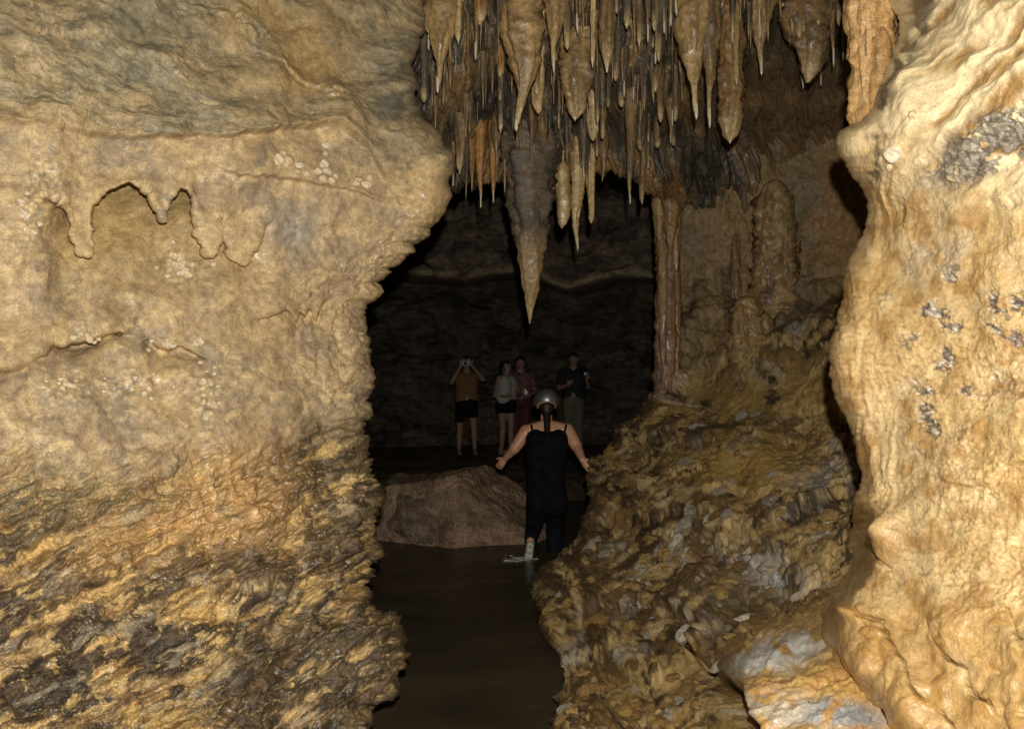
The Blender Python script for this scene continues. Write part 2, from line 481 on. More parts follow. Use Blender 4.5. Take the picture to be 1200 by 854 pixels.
    U = mix(U, (0.10, 0.088, 0.056), 0.6*ss(0.14, 0.45, fbm(u_*8, v_*22, 5, 75, .65)))
    U = mix(U, (0.36, 0.24, 0.10), np.clip(gauss(px, py, 370, 85, 62, 70)+0.9*gauss(px, py, 40, 165, 90, 26)+0.6*gauss(px, py, 300, 20, 60, 40), 0, 1)*ss(-0.5, 0.3, t2+0.3))
    U = mix(U, (0.34, 0.30, 0.19), 0.6*gauss(px, py, 110, 85, 50, 22, -20)*ss(-.2, .3, t2))
    upc = np.maximum(up*cw, ss(395, 440, px + wob*0.6)*(1-ss(180, 215, py+wob*0.7-0.1*(px-430))))
    C = mix(C, U, upc)
    gr = gauss(px, py, 462, 130, 34, 95)
    C = mix(C, (0.085, 0.085, 0.065), 0.8*np.clip(gr*ss(-0.4, 0.3, t2+0.2*sc), 0, 1))
    C = mix(C, (0.45, 0.32, 0.145), 0.9*np.clip(1.3*gauss(px, py, 500, 225, 48, 45), 0, 1)*ss(-0.5, 0.0, t3+.2))
    # lower strata
    hc = (fid % 13)/13.0; hb = (fidb % 17)/17.0
    Lc = mix((0.36, 0.245, 0.11), (0.235, 0.16, 0.075), ss(-0.2, 0.3, t1+0.5*t3))
    Lc = mix(Lc, GOLD, ss(0.10, 0.22, -st3+0.12*t3+0.1*(hc-.5))*0.85)
    Lc = mix(Lc, BROWN, 0.85*ss(0.02, 0.22, fbm(u*4, v*11, 5, 76, .65)))
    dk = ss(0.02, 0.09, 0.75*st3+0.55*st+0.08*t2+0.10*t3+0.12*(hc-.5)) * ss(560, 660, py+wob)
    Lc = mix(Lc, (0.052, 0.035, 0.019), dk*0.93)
    Lc = mix(Lc, BLACK, 0.85*ss(0.16, 0.32, st2+0.15*t3)*ss(-0.05, 0.2, st3))
    Lc = mix(Lc, (0.50, 0.35, 0.13), 0.8*(hb > .78)*ss(.02, .1, fgb)*ss(-.1, .2, t2))
    Lc = mix(Lc, BLACK, 0.6*np.exp(-(fg/0.035)**2)*ss(-.1, .3, t2+.2))
    lay = fbm(u*1.5+.1*t2, v*24, 5, 83, .6)
    Lc = mix(Lc, (0.10, 0.066, 0.033), 0.6*ss(0.10, 0.28, lay))
    Lc = mix(Lc, (0.50, 0.36, 0.16), 0.35*ss(0.16, 0.32, -lay)*(1-dk))
    R += low*0.009*lay
    vein = np.exp(-(np.abs(fbm(u*2.6+.3*t2, v*7, 4, 77, .6))/0.022)**2)
    Lc = mix(Lc, (0.58, 0.43, 0.18), 0.75*vein*ss(-0.1, 0.3, t1+t2))
    Lc = mix(Lc, (0.36, 0.31, 0.21), 0.4*ss(0.30, 0.45, fbm(u*3, v*8, 4, 78, .6)))
    gl = gauss(px, py, 60, 575, 150, 42, -6)*ss(-0.2, 0.3, st2)
    Lc = mix(Lc, (0.13, 0.115, 0.06), 0.8*gl)
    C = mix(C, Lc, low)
    for cx, cy, rx, ry, an in ((312, 565, 20, 26, 20), (300, 655, 26, 18, -10), (395, 565, 40, 34, 0), (415, 560, 14, 24, 0), (300, 800, 60, 40, -35), (395, 770, 50, 36, -35)):
        C = mix(C, (0.060, 0.045, 0.028), 0.85*np.clip(1.4*gauss(px, py, cx, cy, rx, ry, an)*ss(-0.35, 0.2, t2+0.6*t3), 0, 1))
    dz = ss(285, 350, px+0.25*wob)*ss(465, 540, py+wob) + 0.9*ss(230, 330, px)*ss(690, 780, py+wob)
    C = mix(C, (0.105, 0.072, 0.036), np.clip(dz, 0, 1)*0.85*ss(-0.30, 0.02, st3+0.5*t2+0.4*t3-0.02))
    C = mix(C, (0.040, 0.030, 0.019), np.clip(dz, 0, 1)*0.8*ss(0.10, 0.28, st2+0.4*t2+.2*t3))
    thin = np.exp(-(np.abs(fbm(u*1.6+.2*t2, v*5, 4, 82, .6))/0.014)**2)
    C = mix(C, (0.58, 0.42, 0.17), 0.7*low*thin*ss(-.1, .2, t2+.1))
    C = mix(C, ORANGE, np.clip(org*0.9*ss(-0.5, 0.2, t2+0.2), 0, 1))
    C = mix(C, (0.75, 0.55, 0.28), np.clip(0.8*(gauss(px, py, 250, 572, 4, 14)+gauss(px, py, 284, 605, 4, 10)), 0, 1))
    C = mix(C, BROWN, 0.4*np.exp(-(np.clip(ck, 0, None)/2.0)**2))  # crack shade painted in: brown tint along the grooves
    wet = np.clip(0.10 + 0.5*org + 0.5*low*ss(0, 0.3, t2) + 0.3*coral + 0.25*ss(.2, .45, fbm(a*2, b*3, 3, 81)), 0, 1)
    R = R*0.85

    d = d + 0.85*R2
    P0 = pos(px, py, d)
    # wrap behind the silhouette
    E = P0[:, -1]
    ray = E-np.array([0, 0, CAMZ]); ray /= np.linalg.norm(ray, axis=1)[:, None]
    side = np.array([-1.0, 0.25, 0.0]); side /= np.linalg.norm(side)
    ks = np.array([0.15, 0.35, 0.6, 0.9, 1.2, 1.57])
    wrap = [E + ray*(0.3*math.sin(k))+side*(0.3*(1-math.cos(k))) for k in ks]
    base = wrap[-1]
    for k in (0.15, 0.4, 0.8, 1.3, 1.9):
        wrap.append(base + side*k + np.array([0, 0.25*k, 0]))
    nw = len(wrap)
    P = np.concatenate([P0, np.stack(wrap, 1)], 1)
    ext = lambda A: np.concatenate([A, np.repeat(A[:, -1:], nw, 1)], 1)
    wN = ext(ss(300, 350, px))[..., None]
    N = grid_normals(P)*wN + grid_normals(P, 2)*(1-wN)
    N = N/(np.linalg.norm(N, axis=-1, keepdims=True)+1e-9)
    N = N*np.sign(-(N*(P-np.array([0, 0, CAMZ]))).sum(-1).mean())
    Rr = ext(R)
    P = P + N*Rr[..., None]
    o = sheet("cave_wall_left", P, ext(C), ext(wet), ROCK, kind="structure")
    return o, px, py, P[:, :P0.shape[1]], N[:, :P0.shape[1]]

left_wall, LPX, LPY, LP, LN = build_left()

# ================================================================== RIGHT WALL
RE = [(-260, 1050), (-40, 1048), (0, 1046), (60, 1044), (120, 1036), (146, 1012), (158, 989), (178, 988), (196, 994), (215, 1002), (235, 1009),
      (255, 1015), (266, 1013), (280, 1007), (300, 1000), (320, 995), (345, 992), (380, 986), (410, 981), (440, 977), (470, 979), (500, 984),
      (530, 991), (555, 998), (575, 1000), (600, 998), (640, 990), (680, 978), (715, 966), (745, 955), (770, 966), (800, 1000), (830, 1030), (860, 1052), (1060, 1130)]
RE_y = np.array([p[0] for p in RE], float); RE_x = np.array([p[1] for p in RE], float)
right_depth = RBF([(1000, -250, 3.7), (1200, -250, 2.9), (1000, 0, 3.6), (995, 170, 3.25), (1015, 260, 3.3), (985, 380, 3.2), (980, 450, 3.15), (1000, 575, 3.1),
    (990, 690, 3.0), (960, 745, 3.0), (1000, 854, 2.55), (1060, 1050, 2.2),
    (1200, 0, 2.6), (1200, 200, 2.5), (1200, 427, 2.4), (1200, 650, 2.3), (1200, 854, 2.1), (1200, 1050, 1.95),
    (1100, 0, 3.0), (1100, 200, 2.85), (1100, 427, 2.7), (1100, 650, 2.62), (1100, 760, 2.5), (1100, 854, 2.35),
    (1700, 427, 1.5), (1700, -250, 1.7), (1700, 1050, 1.3)])

rear_depth = RBF([(780, -250, 6.1), (1060, -250, 5.8), (780, 100, 6.8), (900, 100, 6.7), (1000, 100, 6.5), (800, 250, 7.05), (900, 250, 6.95), (1010, 250, 6.7),
    (800, 345, 7.1), (900, 345, 6.9), (1000, 330, 6.4),
    (790, 425, 6.75), (900, 425, 6.0), (1000, 425, 5.4), (760, 480, 6.65), (850, 500, 5.75), (950, 500, 5.1), (1000, 540, 4.6),
    (690, 540, 6.35), (780, 560, 5.5), (880, 580, 4.85), (1000, 600, 4.2),
    (660, 640, 5.5), (750, 650, 4.8), (850, 660, 4.3), (980, 660, 3.7),
    (645, 700, 5.0), (750, 740, 4.25), (850, 740, 3.75), (950, 740, 3.3),
    (650, 790, 3.85), (750, 800, 3.5), (870, 790, 3.2), (950, 800, 2.95),
    (650, 854, 3.25), (750, 854, 3.12), (870, 854, 2.9), (1000, 854, 2.75),
    (650, 1050, 2.95), (870, 1050, 2.6), (1060, 1050, 2.4), (1080, 430, 5.0), (1080, 600, 4.1), (1080, 740, 3.3)])
rear_depth0 = lambda x, y: rear_depth(x, y)*(1-0.17*ss(680, 800, y)*ss(780, 900, x))

def build_right():
    py1 = rows_for(1.3)
    edge = np.interp(py1, RE_y, RE_x) + 1.8*per2(py1/12.0, py1*0+.3, 103) + 1.3*per2(py1/4.5, py1*0+.7, 104)
    s = np.concatenate([np.linspace(0, 1, 190), 1+np.linspace(0.02, 1, 26)**1.3*2.2])
    px = edge[:, None] + (1206-edge[:, None])*np.minimum(s, 1)[None] + np.clip(s-1, 0, None)[None]*210
    py = np.repeat(py1[:, None], len(s), 1)
    d = right_depth(px, py)*0.84
    q = np.clip(1-(px-edge[:, None])/26.0, 0, 1)
    fade = 1-ss(600, 700, py)
    d = d + (0.13*fade+0.03)*(1-np.sqrt(1-np.minimum(q, .999)**2))
    kk = ss(48, 0, px-edge[:, None])*ss(585, 660, py)
    d = d*(1-kk)+(rear_depth0(px, py)+0.12)*kk
    a, b = (px-600)/F*2.8, (427-py)/F*2.8
    R = 0.05*fbm(a*1.6, b*1.3, 3, 201) + 0.016*fbm(a*6, b*5, 3, 202)
    top = 1-ss(150, 260, py + 25*fbm(a*3, b*3, 2, 203) - 0.35*(px-1100))
    # folds rising to the right in the upper rock
    c, s_ = math.cos(math.radians(38)), math.sin(math.radians(38))
    u = a*c+b*s_; v = -a*s_+b*c + 0.04*fbm(a*4, b*4, 3, 204)
    fold = ridg(u*2.2, v*9, 3, 205)
    R += top*(0.022*fold + 0.035*fbm(u*1.8, v*4, 3, 215, .5) + 0.004*fbm(u*8, v*20, 3, 206, .5))
    # dribbles down the left flank
    flank = 1-ss(30, 85, px-edge[:, None])
    drib = ridg(a*16+0.5*fbm(a*5, b*5, 2, 207), b*2.5, 3, 208)
    R += (0.18+0.82*flank)*(1-top)*0.011*drib
    bulge = gauss(px, py, 1000, 172, 12, 14) + gauss(px, py, 1052, 182, 9, 9)
    R += 0.010*bulge
    # smooth knob + pocket
    R += 0.085*gauss(px, py, 1043, 622, 15, 22) + 0.02*gauss(px, py, 1048, 660, 22, 20)
    R -= 0.02*np.exp(-(pdist(px, py, [(1024, 612), (1026, 640), (1030, 655), (1045, 668)])/2.5)**2)
    R += 0.035*gauss(px, py, 1008, 724, 14, 9, 25)
    # lips
    for pts, amp in (([(1080, 520), (1120, 535), (1150, 570), (1200, 560)], .0), ([(1090, 180), (1100, 215), (1130, 220), (1190, 190)], 0.012)):
        R -= amp*np.exp(-(pdist(px, py, pts)/6)**2)
    shelf = np.interp(px, [980, 1060, 1100, 1140, 1165, 1180, 1210], [560, 560, 560, 570, 566, 545, 540])
    R += 0.018*ss(-3, 3, shelf-py)*np.exp(-np.clip(shelf-py, 0, None)/60)*ss(1090, 1140, px)
    # flutes at the base, running down to the right
    base = ss(690, 745, py + 8*fbm(a*5, b*5, 2, 209))
    an = math.radians(-56)
    w_ = (a*math.sin(-an)+b*math.cos(an))          # across-flute coordinate
    w_ = w_ + 0.03*fbm(a*3, b*3, 2, 210)
    flu = np.abs(((w_*6.0 + 0.8*fbm(w_*3, w_*0+1.3, 2, 219) + 0.25*fbm(a*7, b*7, 3, 218)) % 1.0)-0.5)*2
    fpow = base*ss(-0.35, 0.25, fbm(a*4, b*4, 3, 217)+0.1)
    R += fpow*(0.022*np.sqrt(np.clip(1-flu**2, 0, 1)) - 0.03*np.exp(-((1-flu)/0.07)**2)) + base*0.01
    # grain of crystalline crust
    f1, f2, _ = worley(a*70, b*70, 21)
    grain = ss(230, 420, py)*(1-0.6*base)
    calm = 0.15+0.85*ss(-.15, .35, fbm(a*3, b*3, 3, 216))
    R += (grain*0.0042*(0.7-f1) + 0.005*fbm(a*28, b*28, 3, 211) + 0.003*fbm(a*70, b*70, 2, 212))*calm*0.62*(1-.6*top)
    # vugs
    f1v, f2v, idv = worley(a*9, b*9, 23)
    vugz = (gauss(px, py, 1165, 350, 75, 90) + gauss(px, py, 1095, 470, 34, 50) + 0.5*gauss(px, py, 1075, 370, 30, 60))
    vug = ss(0.34, 0.16, f1v + 0.55*fbm(a*16, b*22, 4, 213, .65))*np.clip(vugz*1.3, 0, 1)*((idv % 3) > 0)
    R -= 0.012*vug
    R += vug*0.016*fbm(a*40, b*40, 3, 214)

    t1 = fbm(a*2.2, b*2.2, 4, 221); t2 = fbm(a*8, b*8, 4, 222); t3 = fbm(a*28, b*28, 3, 223)
    C = mix((0.49, 0.325, 0.135), (0.54, 0.385, 0.19), ss(-0.3, 0.4, t1))
    C = mix(C, (0.64, 0.475, 0.24), 0.6*ss(0.1, 0.55, t2))
    C = mix(C, (0.34, 0.19, 0.062), 0.8*ss(0.1, 0.5, -t2+0.3*t1))
    C = mix(C, (0.26, 0.15, 0.055), 0.6*grain*ss(0.45, 0.75, f1))
    # upper folds: highlights painted as cream crests, over brown troughs
    C = mix(C, mix((0.36, 0.21, 0.075), (0.80, 0.65, 0.38), ss(-0.1, 0.5, fold+0.3*t1)), 0.85*top)
    # dark grey lens
    len_ = np.clip(1.6*gauss(px, py, 1165, 168, 82, 30, -30)*ss(-0.6, 0.0, t2+0.5*t3), 0, 1)
    lens = ss(0.12, 0.80, len_)
    C = mix(C, mix((0.085, 0.078, 0.066), (0.26, 0.23, 0.18), ss(-0.2, 0.5, t3)), 0.88*lens)
    R -= 0.008*lens
    R += lens*0.008*fbm(a*60, b*60, 3, 224)
    # dark seam beside the column
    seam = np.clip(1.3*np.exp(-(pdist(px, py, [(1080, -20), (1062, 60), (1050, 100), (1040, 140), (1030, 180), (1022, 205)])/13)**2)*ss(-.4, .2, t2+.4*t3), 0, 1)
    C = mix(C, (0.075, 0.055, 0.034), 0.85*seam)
    # vug crystal: grey-white + black edge
    C = mix(C, mix((0.06, 0.055, 0.052), (0.42, 0.38, 0.31), ss(0.0, 0.4, t3+0.3*t2)), np.clip(vug*.9, 0, 1))
    C = mix(C, (0.30, 0.26, 0.21), 0.5*np.clip(gauss(px, py, 1120, 310, 60, 40)*ss(-.1, .4, t2), 0, 1))
    C = mix(C, (0.58, 0.34, 0.09), 0.8*gauss(px, py, 1008, 724, 16, 10, 25))
    C = mix(C, (0.66, 0.44, 0.20), np.clip(0.75*gauss(px, py, 1043, 617, 10, 15), 0, 1))
    C = mix(C, (0.36, 0.20, 0.055), 0.65*base*ss(-0.2, 0.4, t1+0.3))
    C = mix(C, BROWN, 0.7*fpow*np.exp(-((1-flu)/0.07)**2))
    C = mix(C, CREAM, np.clip(0.6*gauss(px, py, 1000, 172, 10, 12), 0, 1))
    R = R*0.9
    wet = np.clip(0.55 + 0.45*top + 0.3*base + 0.5*gauss(px, py, 1043, 622, 15, 22) + 0.2*ss(0, .5, t2), 0, 1)

    P0 = pos(px, py, d)
    E = P0[:, 0]
    ray = E-np.array([0, 0, CAMZ]); ray /= np.linalg.norm(ray, axis=1)[:, None]
    side = np.array([1.0, 0.15, 0.0]); side /= np.linalg.norm(side)
    wrap = [E + ray*(0.22*math.sin(k))+side*(0.22*(1-math.cos(k))) for k in (0.15, 0.35, 0.6, 0.9, 1.2, 1.57)]
    bs = wrap[-1]
    for k in (0.15, 0.4, 0.8, 1.3): wrap.append(bs + side*k + np.array([0, 0.2*k, 0]))
    wrap = wrap[::-1]; nw = len(wrap)
    P = np.concatenate([np.stack(wrap, 1), P0], 1)
    ext = lambda A: np.concatenate([np.repeat(A[:, :1], nw, 1), A], 1)
    N = grid_normals(P); N = N*np.sign(-(N*(P-np.array([0, 0, CAMZ]))).sum(-1).mean())
    P = P + N*ext(R)[..., None]
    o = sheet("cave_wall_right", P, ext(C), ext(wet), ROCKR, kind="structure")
    return o, px, py, P[:, nw:], N[:, nw:]

right_wall, RPX, RPY, RP, RN = build_right()

# ================================================================== LEDGE + REAR WALL ON THE RIGHT
GE = [(-260, 772), (0, 772), (200, 776), (330, 778), (420, 780), (440, 774), (455, 768), (470, 758), (482, 752), (490, 738), (500, 728), (512, 718),
      (522, 704), (530, 690), (538, 684), (555, 684), (575, 686), (592, 684), (604, 676), (620, 668), (640, 657), (655, 650),
      (670, 642), (684, 632), (700, 634), (716, 642), (735, 645), (760, 648), (790, 650), (820, 648), (860, 650), (1060, 640)]
GE_y = np.array([p[0] for p in GE], float); GE_x = np.array([p[1] for p in GE], float)
SPLIT_X = [600, 770, 800, 850, 900, 950, 1000, 1100]; SPLIT_Y = [432, 432, 428, 412, 398, 372, 350, 330]

def build_ledge():
    py1 = rows_for(1.3)
    edge = np.interp(py1, GE_y, GE_x) + 2.2*per2(py1/11.0, py1*0+.3, 303) + 1.5*per2(py1/4.5, py1*0+.7, 304)
    s = np.linspace(0, 1, 330)
    px = edge[:, None] + (1085-edge[:, None])*s[None]
    py = np.repeat(py1[:, None], len(s), 1)
    d = rear_depth(px, py)
    q = np.clip(1-(px-edge[:, None])/22.0, 0, 1)
    d = d + 0.14*(1-np.sqrt(1-np.minimum(q, .999)**2))
    sc = d/4.5
    a, b = (px-600)/F*5.0, (427-py)/F*5.0
    rear = 1-ss(-14, 14, py-np.interp(px, SPLIT_X, SPLIT_Y))
    led = 1-rear
    R = (0.05*fbm(a*1.2, b*1.2, 3, 301) + 0.035*fbm(a*4, b*4, 3, 302))*sc
    # broken strata of the ledge
    wx = 0.06*fbm(a*2.4, b*2.4, 4, 310, .6); wy = 0.06*fbm(a*2.4, b*2.4, 4, 311, .6)
    tl = ss(770, 670, px)*ss(520, 640, py)
    a1, s1 = math.radians(26), math.radians(-58)
    u = (a+wx)*math.cos(a1)+(b+wy)*math.sin(a1); v = -(a+wx)*math.sin(a1)+(b+wy)*math.cos(a1)
    u2 = (a+wx)*math.cos(s1)+(b+wy)*math.sin(s1); v2 = -(a+wx)*math.sin(s1)+(b+wy)*math.cos(s1)
    bl2 = lambda A, B: A*(1-tl)+B*tl
    st3 = bl2(fbm(u*1.9, v*4.6, 6, 314, .62), fbm(u2*1.9, v2*4.6, 6, 315, .62))
    st2 = bl2(fbm(u*6, v*14, 5, 313, .65), fbm(u2*6, v2*14, 5, 316, .65))
    st = fbm(a*1.4, b*1.7, 4, 312, .55)
    f_a, g_a, cid = facet(u*2.6+.3*st2, v*4.8+.3*st2, 31, 0.9)
    f_b, g_b, cidb = facet(u*7+.35*st2, v*11+.35*st2, 32, 0.9)
    f_c, g_c, cidc = facet(a*17+.3*st2, b*21, 33, 0.9)
    stone = ss(0.02, 0.10, g_b)
    R += led*sc*(0.06*st + 0.045*terrace(st3, 5) + 0.016*st2 + 0.055*f_a + 0.028*f_b - 0.035*np.exp(-(g_a/0.04)**2) - 0.018*np.exp(-(g_b/0.05)**2))
    R = R*(1-0.5*led)
    R += led*0.006*f_c
    smooth = gauss(px, py, 880, 545, 60, 40, -15) + gauss(px, py, 840, 825, 40, 60) + gauss(px, py, 870, 450, 80, 26)
    R = R*(1-0.72*np.clip(smooth*1.2, 0, 1)*led)
    R += led*sc*(0.13*fbm(a*0.9+2.0, b*1.1, 3, 350, .5))
    for pts, amp, ln in (([(690, 600), (720, 592), (760, 606), (800, 598), (850, 612), (890, 632), (915, 650)], .10, 26), ([(1000, 566), (960, 590), (925, 612), (890, 622)], .12, 24),
                     ([(720, 530), (770, 512), (820, 520), (870, 500), (930, 505)], .09, 22), ([(650, 700), (690, 715), (740, 700), (790, 715), (830, 735)], .10, 24), ([(655, 772), (700, 760), (760, 775), (800, 770)], .08, 20),
                     ([(820, 590), (850, 572), (900, 580), (940, 566)], .07, 16)):
        xs = [p_[0] for p_ in pts]; ys = [p_[1] for p_ in pts]
        if xs[0] > xs[-1]: xs, ys = xs[::-1], ys[::-1]
        yl = np.interp(px, xs, ys) + 7*fbm(a*6, a*0+amp*99, 3, 351) + 2.5*per2(a*22, a*0+amp*77, 352)
        wl_ = ss(xs[0]-12, xs[0]+20, px)*ss(xs[-1]+12, xs[-1]-20, px)
        R -= 0.45*amp*wl_*ss(-5, 5, py-yl)*np.exp(-np.clip(py-yl, 0, None)/ln)
        R += 0.25*amp*wl_*ss(5, -5, py-yl)*np.exp(-np.clip(yl-py, 0, None)/ln)
    # the near lump in front of the crack
    crk = [(790, 735), (800, 748), (815, 762), (832, 778), (850, 792), (866, 799), (872, 812), (875, 828), (882, 842), (892, 856), (900, 880), (905, 1060)]
    lump_y = np.interp(px, [790, 800, 815, 832, 850, 866, 900], [735, 748, 762, 778, 792, 799, 808])
    lump_x = np.interp(py, [700, 735, 748, 762, 778, 792, 799, 812, 828, 842, 856, 1060], [770, 790, 800, 815, 832, 850, 866, 872, 875, 882, 892, 905])
    side = ss(-2, 2, lump_x-px + 1.5*per2(a*20, b*20, 320))*ss(715, 745, py)     # 1 on the far side of the crack
    R -= 0.09*side*np.exp(-np.clip(lump_x-px, 0, None)/120)*ss(725, 770, py)
    ck = pdist(px, py, crk[:-2]) + 1.0*per2(a*22, b*22, 321)
    R -= 0.14*np.exp(-(np.clip(ck, 0, None)/2.2)**2)
    lump = (1-side)*ss(690, 745, py+12*st3)*ss(840, 900, px+0.4*(py-740))
    R = R*(1-0.75*lump) + lump*(0.02*fbm(u*3, v*8, 3, 322)+0.02)
    R += 0.004*fbm(a*40, b*40, 3, 323)*sc
    # rear wall: thin vertical drip curtains
    rb = ridg(a*6+0.6*fbm(a*2, b*2, 2, 330), b*0.9, 4, 331)
    lw = 1-ss(860, 940, px+30*fbm(a*2, b*2, 2, 332))
    R += rear*(0.06*rb*(0.25+0.75*lw)*ss(330, 160, py)+0.03*fbm(a*5, b*5, 4, 333))
    R += rear*ss(300, 345, py)*(0.10*fbm(a*3, b*4, 4, 334))
    # shelf lines
    for pts, amp in (([(900, 150), (925, 150), (945, 158)], .04), ([(950, 125), (975, 118), (1000, 128)], .03), ([(860, 335), (930, 330), (1000, 312)], .05),
                     ([(1002, 470), (990, 520), (980, 560)], .0)):
        R -= amp*np.exp(-(pdist(px, py, pts)/1.8)**2)

    t1 = fbm(a*1.6, b*1.6, 4, 341); t2 = fbm(a*6, b*6, 4, 342); t3 = fbm(a*20, b*20, 3, 343)
    h = (cidb % 23)/23.0; ha = (cid % 13)/13.0; hcc = (cidc % 19)/19.0
    C = mix((0.37, 0.24, 0.095), (0.27, 0.165, 0.066), ss(-0.3, 0.3, t1+.4*t3))
    C = mix(C, (0.46, 0.325, 0.135), 0.8*ss(0.08, 0.22, -st3+.15*(ha-.5)))
    C = mix(C, (0.13, 0.08, 0.038), 0.9*ss(-0.06, 0.10, st3+0.2*t3+.2*(ha-.5)))
    C = mix(C, BLACK, 0.9*ss(0.14, 0.28, st2+0.3*st3+.1*t3))
    C = mix(C, (0.58, 0.43, 0.21), 0.7*stone*(h > 0.84)*ss(-.3, .1, t2+.2))
    C = mix(C, (0.46, 0.42, 0.33), 0.65*stone*((h > 0.58) & (h < 0.67))*ss(-.3, .1, t2+.2))
    C = mix(C, (0.09, 0.06, 0.032), 0.5*stone*(h < 0.16))
    C = mix(C, (0.55, 0.40, 0.18), 0.6*(hcc > .86)*ss(.03, .1, g_c))
    C = mix(C, (0.07, 0.048, 0.028), 0.55*(1-stone)*ss(-.2, .3, t2+.1))
    C = mix(C, BLACK, 0.5*np.exp(-(g_a/0.03)**2))
    C = mix(C, (0.48, 0.31, 0.085), np.clip(0.9*gauss(px, py, 880, 545, 62, 36, -15)*ss(-.5, .1, t2+.3), 0, 1))
    C = mix(C, (0.37, 0.24, 0.075), np.clip(0.85*gauss(px, py, 880, 455, 110, 34, -6)*ss(-.4, .2, t2+.2), 0, 1))
    C = mix(C, (0.30, 0.28, 0.235), np.clip(0.85*gauss(px, py, 960, 560, 40, 26, -40)*ss(-.3, .2, t2+.2), 0, 1))
    C = mix(C, (0.24, 0.16, 0.07), np.clip(0.8*gauss(px, py, 860, 680, 66, 50)*ss(-.4, .2, st2), 0, 1))
    C = mix(C, (0.075, 0.062, 0.042), np.clip(0.9*gauss(px, py, 838, 690, 36, 60)*ss(-.25, .25, t2+.3*t3), 0, 1))
    C = mix(C, (0.45, 0.43, 0.38), np.clip(1.1*gauss(px, py, 905, 665, 36, 15, 25)*ss(-.35, .1, t2+.1), 0, 1))
    C = mix(C, (0.06, 0.06, 0.058), np.clip(1.0*gauss(px, py, 912, 668, 26, 9, 12)*ss(0.05, .3, st2+t3*.4), 0, 1))
    C = mix(C, (0.33, 0.20, 0.06), np.clip(side*ss(745, 800, py)*ss(650, 700, px)*0.6*ss(-.3, .3, t2), 0, 1))
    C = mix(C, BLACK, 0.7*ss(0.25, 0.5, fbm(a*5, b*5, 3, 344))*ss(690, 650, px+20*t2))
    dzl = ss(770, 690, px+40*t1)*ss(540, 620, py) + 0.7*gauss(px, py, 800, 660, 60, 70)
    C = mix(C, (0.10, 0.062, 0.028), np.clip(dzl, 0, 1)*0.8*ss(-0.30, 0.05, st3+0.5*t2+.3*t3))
    C = mix(C, (0.055, 0.04, 0.024), 0.8*np.clip(gauss(px, py, 830, 505, 90, 16, -12)+gauss(px, py, 945, 600, 70, 15, -28), 0, 1)*ss(-.3, .1, t2+.3*t3))  # overhang shadow painted as dark bands along two of the lips
    # lump colours
    Lc = mix((0.50, 0.31, 0.095), (0.40, 0.22, 0.07), ss(-0.2, 0.4, fbm(u*4, v*12, 3, 345)))
    Lc = mix(Lc, (0.60, 0.57, 0.50), np.clip(1.5*gauss(px, py, 905, 765, 62, 17, -14)*ss(-.35, .15, t2+.15), 0, 1))
    Lc = mix(Lc, (0.27, 0.27, 0.26), np.clip(1.7*gauss(px, py, 955, 836, 85, 15, 4)*ss(-.35, .15, t2+.1), 0, 1))
    Lc = mix(Lc, (0.52, 0.42, 0.28), np.clip(1.1*gauss(px, py, 905, 830, 40, 20)*ss(-.3, .2, t2+.1), 0, 1))
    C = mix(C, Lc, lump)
    # rear wall colours
    Rc = mix((0.25, 0.175, 0.085), (0.19, 0.15, 0.085), ss(-0.2, 0.3, t1))
    Rc = mix(Rc, (0.28, 0.17, 0.075), ss(930, 990, px+30*t2)*0.8)
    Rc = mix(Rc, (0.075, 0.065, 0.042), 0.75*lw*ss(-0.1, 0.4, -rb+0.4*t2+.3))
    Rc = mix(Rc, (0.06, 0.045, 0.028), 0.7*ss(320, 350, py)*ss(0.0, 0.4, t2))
    Rc = mix(Rc, (0.30, 0.21, 0.10), 0.5*ss(0.25, 0.5, t2)*lw)
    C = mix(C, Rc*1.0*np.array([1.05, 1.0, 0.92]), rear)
    wet = np.clip(0.5 + 0.5*ss(0, .35, t3+.3*t2), 0, 1)*(1-0.85*rear)

    near = ss(680, 800, py)*ss(780, 900, px)
    d = d*(1-0.17*near)
    P0 = pos(px, py, d)
    E = P0[:, 0]
    ray = E-np.array([0, 0, CAMZ]); ray /= np.linalg.norm(ray, axis=1)[:, None]
    sd = np.array([1.0, 0.3, 0.0]); sd /= np.linalg.norm(sd)
    wrap = [E + ray*(0.2*math.sin(k))+sd*(0.2*(1-math.cos(k))) for k in (0.15, 0.35, 0.6, 0.9, 1.2, 1.57)]
    bs = wrap[-1]
    for k in (0.15, 0.4, 0.8, 1.3, 2.0): wrap.append(bs + sd*k + np.array([0, 0.35*k, 0]))
    wrap = wrap[::-1]; nw = len(wrap)
    P = np.concatenate([np.stack(wrap, 1), P0], 1)
    ext = lambda A: np.concatenate([np.repeat(A[:, :1], nw, 1), A], 1)
    N = grid_normals(P); N = N*np.sign(-(N*(P-np.array([0, 0, CAMZ]))).sum(-1).mean())
    P = P + N*ext(R)[..., None]
    PX, PY = ext(px), ext(py)
    kp = PY > np.interp(PX, SPLIT_X, SPLIT_Y)
    kf = kp[:-1, :-1]
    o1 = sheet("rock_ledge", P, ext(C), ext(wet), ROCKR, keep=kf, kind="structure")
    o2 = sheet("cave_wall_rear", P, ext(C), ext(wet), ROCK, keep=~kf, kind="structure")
    return o1, o2, px, py, P[:, nw:], N[:, nw:]

ledge, rear_wall, GPX, GPY, GP, GN = build_ledge()

